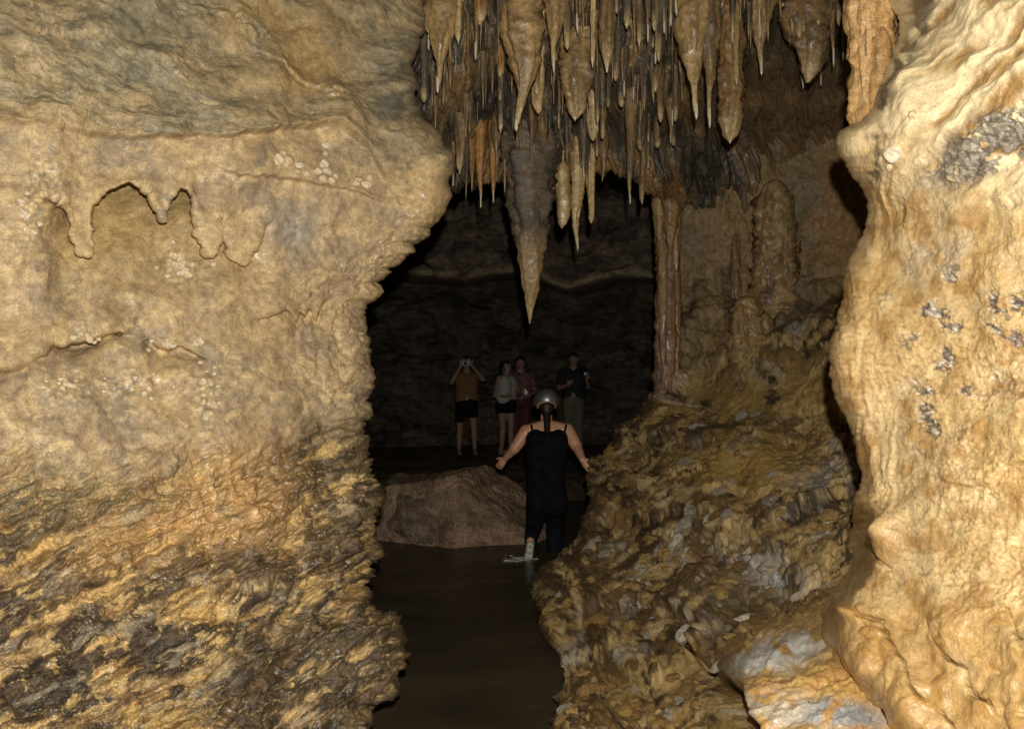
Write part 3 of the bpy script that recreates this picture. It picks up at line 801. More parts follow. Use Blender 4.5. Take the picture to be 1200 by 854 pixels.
# ================================================================== CEILING CURTAIN
curtain_depth = RBF([(440, -250, 4.7), (750, -250, 4.5), (1040, -250, 4.3), (440, 0, 5.2), (480, 0, 5.1), (750, 0, 5.3), (1000, 0, 5.3),
    (500, 100, 5.5), (640, 100, 5.75), (760, 100, 5.9), (850, 100, 6.4), (980, 70, 6.5), (520, 190, 5.8), (650, 200, 6.2), (780, 200, 6.6), (850, 160, 6.95), (950, 140, 6.95),
    (620, 260, 6.5), (900, 220, 7.4), (480, 260, 5.9)])
_cd0 = curtain_depth
curtain_depth = lambda x, y: _cd0(x, y)*(0.88+0.10*ss(60, 200, np.asarray(y, float)))

def build_curtain():
    pxs = np.concatenate([np.linspace(430, 480, 16), np.arange(481, 1012, 1.4), np.linspace(1014, 1060, 12)])
    vt = np.concatenate([np.linspace(0, 0.42, 26), np.linspace(0.425, 1, 190)])
    bot = np.interp(pxs, [430, 520, 545, 575, 600, 640, 665, 690, 720, 745, 765, 800, 830, 1060],
                    [255, 228, 212, 205, 212, 222, 205, 198, 196, 212, 225, 235, 240, 240])
    bot = bot + 9*per2(pxs/13.0, pxs*0+.2, 401) + 5*per2(pxs/5.0, pxs*0+.9, 402)
    px = np.repeat(pxs[None], len(vt), 0)
    py = -240 + (bot[None]+240)*vt[:, None]
    d = curtain_depth(px, py)
    a, b = (px-600)/F*5.7, (427-py)/F*5.7
    wx = 0.10*fbm(a*2, b*1.2, 3, 403)
    rb = ridg((a+wx)*4.5, b*0.7, 2, 404); rb2 = ridg((a+wx)*13, b*1.3, 3, 405); rb3 = fbm((a+wx)*34, b*3.0, 3, 406)
    step = fbm(a*2.5, b*1.6, 3, 407)
    R = 0.13*rb + 0.06*rb2 + 0.026*rb3 + 0.16*step
    # short teeth: rows of little brows
    for k, (freq, amp) in enumerate(((8.0, 0.07), (13.0, 0.05), (17.0, 0.035))):
        ph = per2(a*freq, a*0+k*3.1, 410+k)*1.6 + 0.55*per2(a*freq*2.3, a*0+k, 414+k)
        y_ = (b*2.1 + 0.33*ph + 0.37*k) % 1.0
        R += amp*(y_**1.5)*(-1) + amp*0.5
    t1 = fbm(a*1.5, b*1.0, 3, 421); t2 = fbm((a+wx)*8, b*1.6, 4, 422); t3 = fbm((a+wx)*26, b*3, 3, 423)
    C = mix((0.125, 0.094, 0.054), (0.085, 0.074, 0.055), ss(-0.2, 0.3, t1))
    C = mix(C, (0.24, 0.155, 0.068), ss(0.15, 0.5, t2+0.15*rb))
    C = mix(C, (0.045, 0.040, 0.034), 0.85*ss(0.05, 0.45, -t2+0.1*t3))
    C = mix(C, (0.30, 0.155, 0.05), 0.6*ss(150, 215, py)*ss(0.0, 0.4, t1+t3*.6)*(1-ss(800, 860, px)))
    C = mix(C, (0.20, 0.125, 0.06), ss(840, 900, px)*ss(60, 110, py)*0.8)
    C = mix(C, (0.055, 0.057, 0.052), 0.7*(1-ss(486, 520, px))*ss(-.3, .2, t2))
    wet = np.clip(0.7 + 0.5*t3, 0, 1)
    P0 = pos(px, py, d)
    E = P0[-1]
    wr = []
    for (dy, dz) in ((0.03, -0.015), (0.08, -0.01), (0.15, 0.03), (0.3, 0.15), (0.6, 0.4), (1.2, 0.9), (2.0, 1.6), (2.6, 2.2)):
        wr.append(E + np.array([0, dy, dz]))
    nw = len(wr)
    P = np.concatenate([P0, np.stack(wr, 0)], 0)
    ext = lambda A: np.concatenate([A, np.repeat(A[-1:], nw, 0)], 0)
    N = np.zeros_like(P); N[..., 1] = -0.93; N[..., 2] = -0.37
    P = P + N*ext(R)[..., None]
    sheet("cave_ceiling", P, ext(C*1.05), ext(wet), STAL, kind="structure")
build_curtain()

# ================================================================== CHAMBER BEHIND
def build_chamber():
    plan = np.array([(-2.6, 5.2), (-4.4, 6.6), (-5.0, 8.5), (-4.6, 11.0), (-3.4, 13.2), (-1.2, 14.0), (1.0, 14.2), (3.2, 13.6), (4.8, 11.5), (5.0, 9.0), (4.2, 7.6), (3.4, 7.3)])
    tt = np.linspace(0, len(plan)-1, 420)
    i = np.clip(np.floor(tt).astype(int), 0, len(plan)-2); f = tt-i
    pm = plan[np.clip(i-1, 0, None)]; p0 = plan[i]; p1 = plan[i+1]; p2 = plan[np.clip(i+2, None, len(plan)-1)]
    f = f[:, None]
    xy = 0.5*(2*p0+(p1-pm)*f+(2*pm-5*p0+4*p1-p2)*f**2+(3*p0-pm-3*p1+p2)*f**3)
    arc = np.concatenate([[0], np.cumsum(np.hypot(*np.diff(xy, axis=0).T))])
    zz = np.linspace(-0.6, 5.6, 240)
    cen = np.array([0.0, 9.0])
    A = np.repeat(arc[None], len(zz), 0); Z = np.repeat(zz[:, None], len(arc), 1)
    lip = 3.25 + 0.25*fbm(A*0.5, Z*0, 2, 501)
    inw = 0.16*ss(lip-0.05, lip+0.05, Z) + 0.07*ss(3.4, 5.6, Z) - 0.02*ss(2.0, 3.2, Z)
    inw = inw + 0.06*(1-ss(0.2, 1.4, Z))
    X = xy[None, :, 0]; Y = xy[None, :, 1]
    R = 0.30*fbm(A*0.7, Z*0.9, 4, 502) + 0.13*fbm(A*2, Z*5, 4, 503) + 0.05*ridg(A*5, Z*9, 3, 504)
    dirx = cen[0]-X; diry = cen[1]-Y; L = np.hypot(dirx, diry)
    k = inw + R/L
    P = np.stack([X+dirx*k, Y+diry*k, Z+0*X], -1)
    t = fbm(A*1.2, Z*2.5, 4, 505)
    C = mix((0.17, 0.125, 0.085), (0.09, 0.07, 0.05), ss(-0.2, 0.3, t))
    C = mix(C, (0.26, 0.20, 0.13), 0.7*ss(0.25, 0.5, fbm(A*2.5, Z*3.5, 3, 506)))
    C = mix(C, (0.40, 0.30, 0.17), np.exp(-((Z-lip-0.08)/0.08)**2)*0.9*ss(-.4,.2,fbm(A*1.5, Z, 3, 507)+.2))  # pale line paints the lit edge of the lip
    sheet("cave_wall_back", P, mix(C*0.55, C*1.25, ss(lip-.03, lip+.06, Z)), np.full(Z.shape, 0.35), DARKR, kind="structure")  # flash falloff put into the colour: brighter above the lip, darker below
    # vault
    gx, gy = np.meshgrid(np.linspace(-7, 7, 140), np.linspace(6.6, 16, 110))
    gz = 5.0 + 0.5*fbm(gx*0.5, gy*0.5, 4, 511) + 0.15*fbm(gx*2, gy*2, 3, 512)
    C = mix((0.17, 0.125, 0.085), (0.09, 0.07, 0.05), ss(-0.2, 0.3, fbm(gx, gy, 3, 513)))
    sheet("cave_vault", np.stack([gx, gy, gz], -1), C, np.full(gx.shape, 0.3), DARKR, kind="structure")
    # floor: stream bed rising to a gravel bank where the group stands
    gx, gy = np.meshgrid(np.linspace(-6, 6, 200), np.linspace(0.5, 16, 240))
    bank = ss(8.0, 10.8, gy + 0.5*fbm(gx*0.8, gy*0.8, 3, 521) + 0.25*np.abs(gx))
    gz = -0.38 + 0.60*bank + 0.05*fbm(gx*1.5, gy*1.5, 4, 522)*(1-0.6*ss(10.5, 12, gy)) + 0.015*fbm(gx*7, gy*7, 3, 523)
    C = mix((0.12, 0.085, 0.05), (0.07, 0.05, 0.032), ss(-0.2, 0.3, fbm(gx*2, gy*2, 4, 524)))
    sheet("cave_floor", np.stack([gx, gy, gz], -1), C, np.full(gx.shape, 0.55), DARKR, kind="structure")
    return gx, gy, gz
FX, FY, FZ = build_chamber()

def floor_z(x, y):
    i = np.argmin(np.abs(FX[0]-x)); j = np.argmin(np.abs(FY[:, 0]-y))
    return float(FZ[j, i])

# ------------------------------------------------------------------ water
def build_water():
    m, t, b = nt("murky_stream_water")
    N, L = t.nodes, t.links
    b.inputs["Base Color"].default_value = (0.050, 0.034, 0.018, 1)
    b.inputs["Roughness"].default_value = 0.3
    b.inputs["IOR"].default_value = 1.33
    tc = N.new("ShaderNodeTexCoord"); n = N.new("ShaderNodeTexNoise"); n.inputs["Scale"].default_value = 5; n.inputs["Detail"].default_value = 5
    mp = N.new("ShaderNodeMapping"); mp.inputs["Scale"].default_value = (1.0, 1.8, 1)
    L.new(tc.outputs["Object"], mp.inputs[0]); L.new(mp.outputs[0], n.inputs["Vector"])
    n2 = N.new("ShaderNodeTexNoise"); n2.inputs["Scale"].default_value = 1.3; n2.inputs["Detail"].default_value = 4
    L.new(mp.outputs[0], n2.inputs["Vector"])
    cr = N.new("ShaderNodeValToRGB")
    cr.color_ramp.elements[0].position = 0.3; cr.color_ramp.elements[0].color = (0.032, 0.025, 0.014, 1)
    cr.color_ramp.elements[1].position = 0.7; cr.color_ramp.elements[1].color = (0.060, 0.046, 0.026, 1)
    L.new(n2.outputs[0], cr.inputs[0]); L.new(cr.outputs[0], b.inputs["Base Color"])
    bp = N.new("ShaderNodeBump"); bp.inputs["Strength"].default_value = 0.25; bp.inputs["Distance"].default_value = 0.03
    L.new(n.outputs[0], bp.inputs["Height"]); L.new(bp.outputs[0], b.inputs["Normal"])
    gx, gy = np.meshgrid(np.linspace(-6, 6, 220), np.linspace(0.6, 11.5, 220))
    gz = 0.006*fbm(gx*1.5, gy*2.5, 3, 601) + 0.003*fbm(gx*5, gy*8, 2, 602)
    P = np.stack([gx, gy, gz], -1)
    link("stream_water", raw_mesh("stream_water", P.reshape(-1, 3), grid_faces(220, 220)), m, None, kind="structure")
build_water()

# ================================================================== STALACTITES AND COLUMNS
SCOL = {
 'tan':   ((0.36, 0.235, 0.095), (0.24, 0.155, 0.07)),
 'brown': ((0.24, 0.15, 0.065), (0.13, 0.088, 0.045)),
 'dark':  ((0.13, 0.098, 0.06), (0.06, 0.05, 0.036)),
 'orange':((0.44, 0.22, 0.065), (0.26, 0.125, 0.045)),
 'cream': ((0.62, 0.46, 0.22), (0.42, 0.28, 0.11)),
 'rust':  ((0.33, 0.19, 0.07), (0.20, 0.12, 0.055)),
 'grey':  ((0.18, 0.135, 0.085), (0.095, 0.075, 0.052)),
 'pale':  ((0.52, 0.33, 0.14), (0.40, 0.23, 0.085)),
 'red':   ((0.27, 0.155, 0.07), (0.16, 0.092, 0.046)),
}
def spire(H, w, style, seed, colr, nseg=22, nring=46, flat=0.8, pale_tip=True):
    """hanging (or standing) dripstone; top at z=0, tip at z=-H"""
    t = np.linspace(0, 1, nring)
    prof = {
     'cone':   np.interp(t, [0, .15, .5, .8, .95, 1], [1, .88, .58, .27, .10, .02]),
     'spike':  np.interp(t, [0, .15, .5, .8, .93, 1], [1, .90, .62, .30, .12, .02]),
     'drape':  np.interp(t, [0, .3, .5, .65, .8, .92, 1], [1, .98, .92, .78, .56, .38, .08]),
     'carrot': np.interp(t, [0, .2, .45, .62, .72, .80, .95, 1], [.85, .95, 1, .66, .40, .20, .11, .02]),
     'straw':  np.interp(t, [0, .2, .7, .95, 1], [1, .85, .7, .5, .1]),
     'bulb':   np.interp(t, [0, .15, .3, .42, .6, .8, .93, 1], [1, .85, .5, .42, .62, .5, .22, .03]),
     'blunt':  np.interp(t, [0, .3, .6, .85, .95, 1], [.9, .95, 1, .85, .5, .05]),
     'column': np.interp(t, [0, .12, .3, .5, .8, .9, .96, 1], [1.25, 1.05, .80, .72, .76, .85, .95, 1.0]),
     'strand': np.interp(t, [0, .08, .25, .5, .75, .92, 1], [.1, .6, .9, 1, .85, .5, .05]),
     'post':   np.interp(t, [0, .3, .6, .9, 1], [1.1, 1, .9, .85, .6]),
     'dome':   np.interp(t, [0, .02, .05, .10, .18, .3, .6, 1], [.05, .30, .50, .66, .80, .88, 1.0, 1.25]),
    }[style]
    th = np.linspace(0, 2*np.pi, nseg, endpoint=False)
    T, TH = np.meshgrid(t, th, indexing='ij')
    r = (w/2)*prof[:, None]*np.ones_like(TH)
    x = np.cos(TH); y = np.sin(TH)
    so = seed*3.71
    q = np.stack([x*1.7+so, y*1.7+so*.3, T*H*1.6], -1)
    flute = fbm3(np.stack([x*3.2+so, y*3.2, T*H*1.2+so], -1), 3, 1)
    lump = fbm3(np.stack([x*w*6+so, y*w*6, T*H*7+so], -1), 3, 2)
    fine = fbm3(np.stack([x*w*20+so, y*w*20, T*H*22+so], -1), 2, 3)
    big_ = 1.0 if w > 0.12 else 0.7
    rib = 1-2*np.abs(per3(np.stack([x*3.1+so, y*3.1, T*H*0.5+so], -1), 8))
    ringn = per3(np.stack([T*0+so, T*0, T*H*14+so+0.4*flute], -1), 12)
    r = r*(1 + 0.26*flute + big_*0.36*lump + 0.18*fine + 0.26*big_*rib + 0.10*ringn)
    if style == 'dome':
        r = r*(1+0.16*fbm3(np.stack([x*w*14+so, y*w*14, T*H*16+so], -1), 3, 9))
    bx = w*0.28*per3(np.stack([T*2.2+so, T*0+.5, T*0], -1), 4)*T*(style not in ('column', 'dome', 'post', 'strand'))*(0.15 if style == 'spike' else 1.0)
    V = np.stack([x*r+bx, y*r*flat, -T*H], -1)
    c1, c2 = (np.array(q_)*1.0 for q_ in SCOL[colr])
    C = mix(c1, c2, ss(-0.25, 0.35, flute+0.5*lump))
    C = mix(C, (0.05, 0.04, 0.028), 0.6*ss(0.25, 0.55, fbm3(np.stack([x*4+so, y*4, T*H*2], -1), 3, 6)))
    if pale_tip:
        C = mix(C, (0.50, 0.37, 0.18), 0.7*ss(0.72, 0.95, T))
    wet = np.clip(0.55+0.6*T, 0, 1)*(0.35 if style == 'spike' else 1.0)
    if style == 'spike':
        C = mix(C, (0.36, 0.24, 0.10), 0.8*ss(0.5, 0.7, T+0.15*flute))
    f = grid_faces(nring, nseg, closed=True)
    Vf = V.reshape(-1, 3); n0 = len(Vf)
    Vf = np.concatenate([Vf, [[0, 0, 0.0]], [[bx[-1, 0], 0, -H*1.002]]])
    caps = [(n0, (k+1) % nseg, k, k) for k in range(nseg)] + [(n0+1, (nring-1)*nseg+k, (nring-1)*nseg+(k+1) % nseg, (nring-1)*nseg+(k+1) % nseg) for k in range(nseg)]
    Cf = np.concatenate([C.reshape(-1, 3), [C[0, 0]], [C[-1, 0]]]); Wf = np.concatenate([wet.ravel(), [0.5], [1]])
    me = bpy.data.meshes.new("dripstone")
    faces = [tuple(int(i) for i in q_) for q_ in f] + [tuple(int(i) for i in q_[:3]) for q_ in caps]
    me.from_pydata([tuple(v) for v in Vf.tolist()], [], faces)
    me.polygons.foreach_set("use_smooth", np.ones(len(faces), bool))
    c = np.ones((len(Vf), 4), np.float32); c[:, :3] = Cf
    me.attributes.new("Col", 'FLOAT_COLOR', 'POINT').data.foreach_set("color", c.ravel())
    me.attributes.new("wet", 'FLOAT', 'POINT').data.foreach_set("value", Wf.astype(np.float32))
    return me, float(bx[-1, 0])

WETTIP = simple_mat("wet_calcite_tip", (0.58, 0.50, 0.36), 0.14, nscale=90, nvar=0.12, bump=0.15)
def drop_mesh(r, h):
    n, m_ = 10, 8
    V = []; Fs = []
    for i in range(m_):
        tt = i/(m_-1); rr = r*math.sin(math.pi*min(tt*0.5+0.25, 1.0))*(1 if tt < .8 else (1-tt)/.2+.02)
        for k in range(n):
            a_ = 2*math.pi*k/n; V.append((rr*math.cos(a_), rr*math.sin(a_), -h*tt))
    return raw_mesh("wet_tip", V, grid_faces(m_, n, closed=True))

STAL_GROUP = "stalactites hanging from the cave ceiling"
def stalactite(px, top, tip, wpx, style, colr, label, seed, group=None, wet_tip=False, flat=0.8, d=None, name="stalactite", nseg=22, nring=46):
    top_r = max(top, -70)
    if d is None:
        d = float(curtain_depth(px, top_r)) - 0.10
    p = at(px, top_r, d); q = at(px, tip, d)
    H = p.z-q.z; w = wpx/F*d
    up_ = 0.0 if top < 0 else 0.10
    me, tx = spire(H+up_, w, style, seed, colr, flat=flat, nseg=nseg, nring=nring)
    me.materials.append(STAL)
    o = bpy.data.objects.new(name, None); COL.objects.link(o); o.empty_display_size = .05
    o.location = (p.x, p.y, p.z+up_)
    o["label"] = label; o["category"] = "stalactite"
    if group: o["group"] = group
    body = bpy.data.objects.new("shaft", me); COL.objects.link(body); body.parent = o
    body.rotation_euler = (0, 0, (seed*2.39) % 6.28 if flat > 0.9 else (seed % 5-2)*0.12)
    if wet_tip:
        rt = max(0.006, min(0.012, w*0.06)); ht = 0.07+0.05*((seed*7) % 5)/4
        tm = drop_mesh(rt, ht); tm.materials.append(WETTIP)
        tp = bpy.data.objects.new("wet_tip", tm); COL.objects.link(tp); tp.parent = o
        c_ = math.cos(body.rotation_euler[2]); s_ = math.sin(body.rotation_euler[2])
        tp.location = (tx*c_, tx*s_-0.004, -(H+up_)+ht*0.85)
    return o

hand = [
 (515, -60, 107, 33, 'carrot', 'tan', "broad tan stalactite beside the grey green rock face, pointed tip", True),
 (537, -60, 50, 11, 'straw', 'cream', "thin wet cream stalactite next to the broad tan one", True),
 (563, -60, 30, 15, 'blunt', 'orange', "stubby orange stalactite between the two broad tan carrot-shaped ones", False),
 (586, 40, 92, 9, 'blunt', 'orange', "tiny bright orange stalactite beside the broadest tan one", False),
 (610, -60, 152, 47, 'carrot', 'tan', "broadest tan carrot-shaped stalactite with a long thin tip", True),
 (637, -60, 17, 8, 'straw', 'cream', "short white straw stalactite beside the broadest tan one", True),
 (652, -60, 84, 24, 'carrot', 'tan', "smooth golden tan stalactite with white dripping end", True),
 (632, 70, 134, 13, 'blunt', 'cream', "cream coloured stubby stalactite cluster below golden tan one", False),
 (695, -60, 77, 8, 'straw', 'cream', "long thin pale straw stalactite above the hanging drapery lump", True),
 (713, -60, 84, 27, 'bulb', 'brown', "brown stalactite with a pinched waist and drop-shaped lower bulb", True),
 (676, 55, 140, 36, 'drape', 'tan', "lumpy tan drapery stalactite with several short points", True),
 (663, 84, 126, 13, 'cone', 'tan', "short side point of the lumpy tan drapery, dark gap below", False),
 (691, 70, 126, 13, 'cone', 'tan', "narrow side point of the lumpy tan drapery under the straw", False),
 (694, 118, 166, 12, 'blunt', 'cream', "small pale blunt stalactite below the lumpy tan drapery", False),
 (641, 165, 236, 11, 'straw', 'brown', "thin brown stalactite beside the big hanging grey cone", False),
 (660, 176, 268, 17, 'blunt', 'cream', "cream ribbed blunt stalactite beside a longer ribbed one", False),
 (677, 176, 292, 21, 'cone', 'cream', "longest cream ribbed stalactite with an orange point", True),
 (693, 172, 262, 11, 'straw', 'cream', "thin cream stalactite along the longest cream ribbed one", False),
 (621, 165, 379, 60, 'spike', 'grey', "great grey hanging cone, the longest stalactite, tan at its point", False),
 (540, 130, 205, 22, 'cone', 'brown', "brown stalactite over the bulging tan rock nose", False),
 (563, 150, 242, 15, 'cone', 'orange', "orange brown stalactite in the row near the tan rock nose", True),
 (578, 155, 236, 14, 'cone', 'orange', "second orange brown stalactite beside the great grey cone", True),
 (553, 160, 225, 12, 'cone', 'orange', "rusty short stalactite at the end of the orange row", False),
 (592, 165, 226, 10, 'cone', 'red', "small rust red stalactite between orange row and great grey cone", False),
 (740, 110, 238, 17, 'cone', 'brown', "brown wet-tipped stalactite just beside the standing rust brown column", True),
 (754, 150, 238, 10, 'straw', 'brown', "thin brown stalactite touching the top of the column", True),
 (749, -60, 53, 11, 'straw', 'brown', "thin brown stalactite with glinting tip over the ribbed curtain", True),
 (778, -60, 38, 15, 'cone', 'grey', "olive grey stalactite with a white drop, beside white straws", True),
 (786, -60, 29, 6, 'straw', 'cream', "white glistening straw close to the olive grey stalactite", True),
 (793, -60, 18, 6, 'straw', 'cream', "shortest white straw beside another glistening straw", True),
 (814, -60, 138, 36, 'carrot', 'tan', "long tan stalactite with knobbly flank beside a narrower twin", True),
 (831, -60, 148, 24, 'carrot', 'brown', "narrow olive brown twin of the long tan stalactite", True),
 (856, 20, 167, 28, 'blunt', 'rust', "blunt rusty tan stalactite with white drop and dark shadow", True),
 (842, -60, 14, 7, 'straw', 'cream', "short white straw above the blunt rusty stalactite", True),
 (863, -60, 98, 11, 'straw', 'tan', "thin tan straw stalactite with long pale end", True),
 (893, -60, 86, 28, 'carrot', 'tan', "knobbly tan stalactite with white tip against smooth brown wall", True),
 (919, -60, 27, 8, 'straw', 'cream', "bright white straw between knobbly stalactite and wide drapery", True),
 (948, -60, 97, 50, 'drape', 'brown', "widest brown drapery stalactite with small points below", False),
 (940, 40, 103, 14, 'cone', 'brown', "broader small point under the widest brown drapery", True),
 (962, 50, 99, 11, 'cone', 'brown', "thinner small point under the widest brown drapery", True),
 (956, -60, 12, 7, 'straw', 'cream', "short white straw in front of the widest brown drapery", True),
 (975, -60, 76, 12, 'cone', 'brown', "narrow brown stalactite at the drapery's edge with pale end", True),
 (989, -60, 71, 14, 'cone', 'grey', "grey olive stalactite beside the pale orange column", False),
]
for i, (px, tp, ti, w, sty, cl, lab, wt) in enumerate(hand):
    big = w > 20
    dd = None
    if px > 840 and tp < 0:
        dd = float(curtain_depth(px, -60)) + 0.35
    stalactite(px, tp, ti, w, sty, cl, lab, i+1, STAL_GROUP, wt, flat=0.75 if big else 0.95, d=dd, nseg=28 if big else 16, nring=90 if big else 40)

ANCH = [(515, 60, "broad tan stalactite"), (563, 15, "stubby orange stalactite"), (610, 80, "broadest tan stalactite"), (652, 40, "golden tan stalactite"),
        (676, 110, "lumpy tan drapery"), (713, 50, "pinched brown stalactite"), (620, 230, "great grey hanging cone"), (563, 200, "orange stalactite row"),
        (677, 230, "longest cream stalactite"), (740, 190, "wet brown stalactite"), (778, 15, "olive grey stalactite"), (814, 70, "long knobbly tan stalactite"),
        (893, 40, "knobbly white-tipped stalactite"), (948, 50, "widest brown drapery"), (780, 210, "rust brown column"), (856, 100, "blunt rusty stalactite"),
        (695, 30, "long pale straw"), (540, 170, "tan rock nose"), (749, 25, "thin glinting brown stalactite"), (632, 105, "cream stubby cluster")]
CN = {'dark': "dark brown", 'brown': "brown", 'grey': "grey", 'red': "rust brown"}
SN = {'cone': "pointed", 'straw': "thin", 'carrot': "thick-bodied"}
rr = random.Random(5)
for k in range(225):
    px = rr.uniform(490, 805)
    row = rr.random()
    if row < 0.32: tp = -60; ti = rr.uniform(8, 75)
    elif row < 0.7: tp = rr.uniform(20, 95); ti = tp+rr.uniform(30, 70)
    else:
        tp = rr.uniform(105, 165); ti = tp+rr.uniform(30, 70)
    if rr.random() < 0.12: px = rr.uniform(800, 995); tp = -60; ti = rr.uniform(6, 60)
    cl = 'red' if (ti > 190 and rr.random() < .5) else rr.choice(['dark', 'brown', 'brown', 'grey', 'dark'])
    w = rr.uniform(4, 13)
    dd = None
    if px > 800: dd = float(curtain_depth(px, -60)) + 0.3
    sty = rr.choice(['cone', 'cone', 'straw', 'carrot']); wt = rr.random() < 0.13
    near_ = min(ANCH, key=lambda q_: (q_[0]-px)**2+(q_[1]-(max(tp, 0)+ti)/2)**2)[2]
    lab = "%s %s stalactite%s crowded beside the %s" % (SN[sty], CN[cl], " with white tip" if wt else "", near_)
    stalactite(px, tp, ti, w, sty, cl, lab, 60+k, "crowded fringe stalactites beside the "+near_, wt, flat=0.95, d=dd, nseg=12, nring=24)

# column standing on the ledge
def column(px, top, bot, wpx, d, colr, label, name, seed, style='column', strands=()):
    p = at(px, top, d); q = at(px, bot, d)
    o = empty(name, q, label, "column")
    H = p.z-q.z
    me, _ = spire(H, wpx/F*d, style, seed, colr, nseg=36, nring=110, flat=0.8, pale_tip=False)
    me.materials.append(STAL)
    b_ = bpy.data.objects.new("shaft", me); COL.objects.link(b_); b_.parent = o; b_.location = (0, 0, H)
    for (dx, t0, b0, w_, c_, dy) in strands:
        a1 = at(px+dx, t0, d); a2 = at(px+dx, b0, d)
        me, _ = spire(a1.z-a2.z, w_/F*d, 'strand', seed+dx, c_, nseg=16, nring=60, flat=0.9, pale_tip=False)
        me.materials.append(STAL)
        s_ = bpy.data.objects.new("drip_strand", me); COL.objects.link(s_); s_.parent = o
        s_.location = (a1.x-q.x, dy, a1.z-q.z)
    return o
cd = 6.80
column(781, 150, 468, 29, cd, 'red', "tall rust brown dripstone column joining ceiling and ledge", "cave_column", 3,
       strands=((-10, 130, 285, 18, 'tan', -0.06), (9, 140, 330, 14, 'rust', -0.06), (2, 120, 300, 20, 'rust', -0.10), (-5, 240, 440, 11, 'tan', -0.05), (11, 290, 445, 9, 'rust', -0.04), (3, 320, 452, 15, 'red', -0.05), (-12, 170, 240, 12, 'brown', -0.10)))
column(1019, -90, 205, 42, 3.02, 'pale', "pale orange dripstone column against the bright golden rock wall", "cave_column", 9, style='post',
       strands=((5, 35, 190, 26, 'pale', -0.05), (-10, -80, 130, 16, 'pale', -0.04), (12, -80, 60, 20, 'pale', -0.04), (30, -90, 110, 20, 'dark', 0.12), (46, -90, 70, 18, 'brown', 0.12)))

# stalagmites on the rear wall shelf
def stalagmite(px, top, bot, wpx, d, colr, label, seed, style='dome', extra=()):
    q = at(px, bot, d); H = (bot-top)/F*d
    o = empty("stalagmite", q, label, "stalagmite")
    me, _ = spire(H, wpx/F*d, style, seed, colr, nseg=40, nring=70, flat=0.85, pale_tip=False)
    me.materials.append(STAL)
    b_ = bpy.data.objects.new("shaft", me); COL.objects.link(b_); b_.parent = o; b_.location = (0, 0, H)
    for (dx, t0, w_, c_, dy) in extra:
        h2 = (bot-t0)/F*d
        me, _ = spire(h2, w_/F*d, 'dome', seed+dx, c_, nseg=20, nring=40, flat=0.9, pale_tip=False)
        me.materials.append(STAL)
        s_ = bpy.data.objects.new("drip_strand", me); COL.objects.link(s_); s_.parent = o
        s_.location = (dx/F*d, dy, h2)
    return o
stalagmite(907, 210, 375, 42, 6.86, 'tan', "rounded tan fluted stalagmite standing before the brown rear wall", 4,
           extra=((-12, 245, 16, 'tan', -0.06), (9, 228, 18, 'tan', -0.08), (16, 262, 11, 'tan', -0.05)))
stalagmite(876, 346, 425, 34, 6.42, 'tan', "low pale hunched flowstone stump beneath the fluted stalagmite", 12,
           extra=((22, 366, 18, 'tan', 0.02), (42, 364, 17, 'brown', 0.06), (-10, 356, 16, 'tan', -0.05)))
stalagmite(862, 272, 375, 11, 6.98, 'red', "thin rust brown stalagmite spike beside the fluted one", 15, style='dome')

# ================================================================== CALCITE NODULES (left wall) AND STONES (ledge)
def blob_mesh(name, seed, colr, amp=0.25, n=14, m_=9, facet=False, rough_wet=0.5):
    u = np.linspace(0, 2*np.pi, n, endpoint=False); v = np.linspace(0.001, np.pi-0.001, m_)
    Vv, Uu = np.meshgrid(v, u, indexing='ij')
    D = np.stack([np.sin(Vv)*np.cos(Uu), np.sin(Vv)*np.sin(Uu), np.cos(Vv)], -1)
    r = 1 + amp*fbm3(D*1.1+seed*3.3, 3, seed % 9)
    if facet:
        rs = np.random.default_rng(seed)
        pl = rs.normal(size=(7, 3)); pl /= np.linalg.norm(pl, axis=1)[:, None]
        for p_ in pl:
            k = (D*p_).sum(-1); lim = rs.uniform(0.55, 0.8)
            r = np.where(k > 0.05, np.minimum(r, lim/np.maximum(k, 0.05)), r)
    P = D*r[..., None]
    t = fbm3(D*2.5+seed, 3, 3)
    c = np.asarray(colr)
    C = mix(c, c*0.55, ss(-0.1, 0.4, t))
    return raw_mesh(name, P.reshape(-1, 3), grid_faces(m_, n, closed=True), C.reshape(-1, 3), np.full(n*m_, rough_wet), smooth=not facet)

nod_meshes = [blob_mesh("calcite_nodule_or_glint", i, c, 0.3) for i, c in enumerate([(0.85, 0.70, 0.46), (0.78, 0.62, 0.38), (0.72, 0.54, 0.32), (0.88, 0.76, 0.54)])]
for m_ in nod_meshes: m_.materials.append(NODM)
def wall_point(PX, PY, P, N, px, py):
    k = np.argmin((PX-px)**2+(PY-py)**2)
    return P.reshape(-1, 3)[k], N.reshape(-1, 3)[k]
nr = random.Random(9)
spots = [(318, 190, 9), (331, 191, 10), (345, 197, 5), (326, 182, 6), (380, 172, 6), (379, 183, 5), (376, 195, 7), (366, 205, 6), (352, 207, 5),
         (379, 205, 7), (372, 213, 6), (384, 215, 5), (420, 212, 7), (428, 218, 7), (433, 210, 5), (415, 218, 5), (390, 210, 4), (342, 205, 4)]
for _ in range(30): spots.append((nr.gauss(210, 11), nr.gauss(312, 12), nr.uniform(3.5, 6)))
for _ in range(22): spots.append((nr.gauss(168, 30), nr.gauss(447, 8), nr.uniform(2.5, 4.5)))
for _ in range(10): spots.append((nr.gauss(78, 12), nr.gauss(455, 9), nr.uniform(2.5, 4)))
for _ in range(10): spots.append((nr.gauss(195, 14), nr.gauss(403, 5), nr.uniform(3, 5.5)))
for _ in range(8): spots.append((nr.gauss(100, 12), nr.gauss(395, 5), nr.uniform(3, 5)))
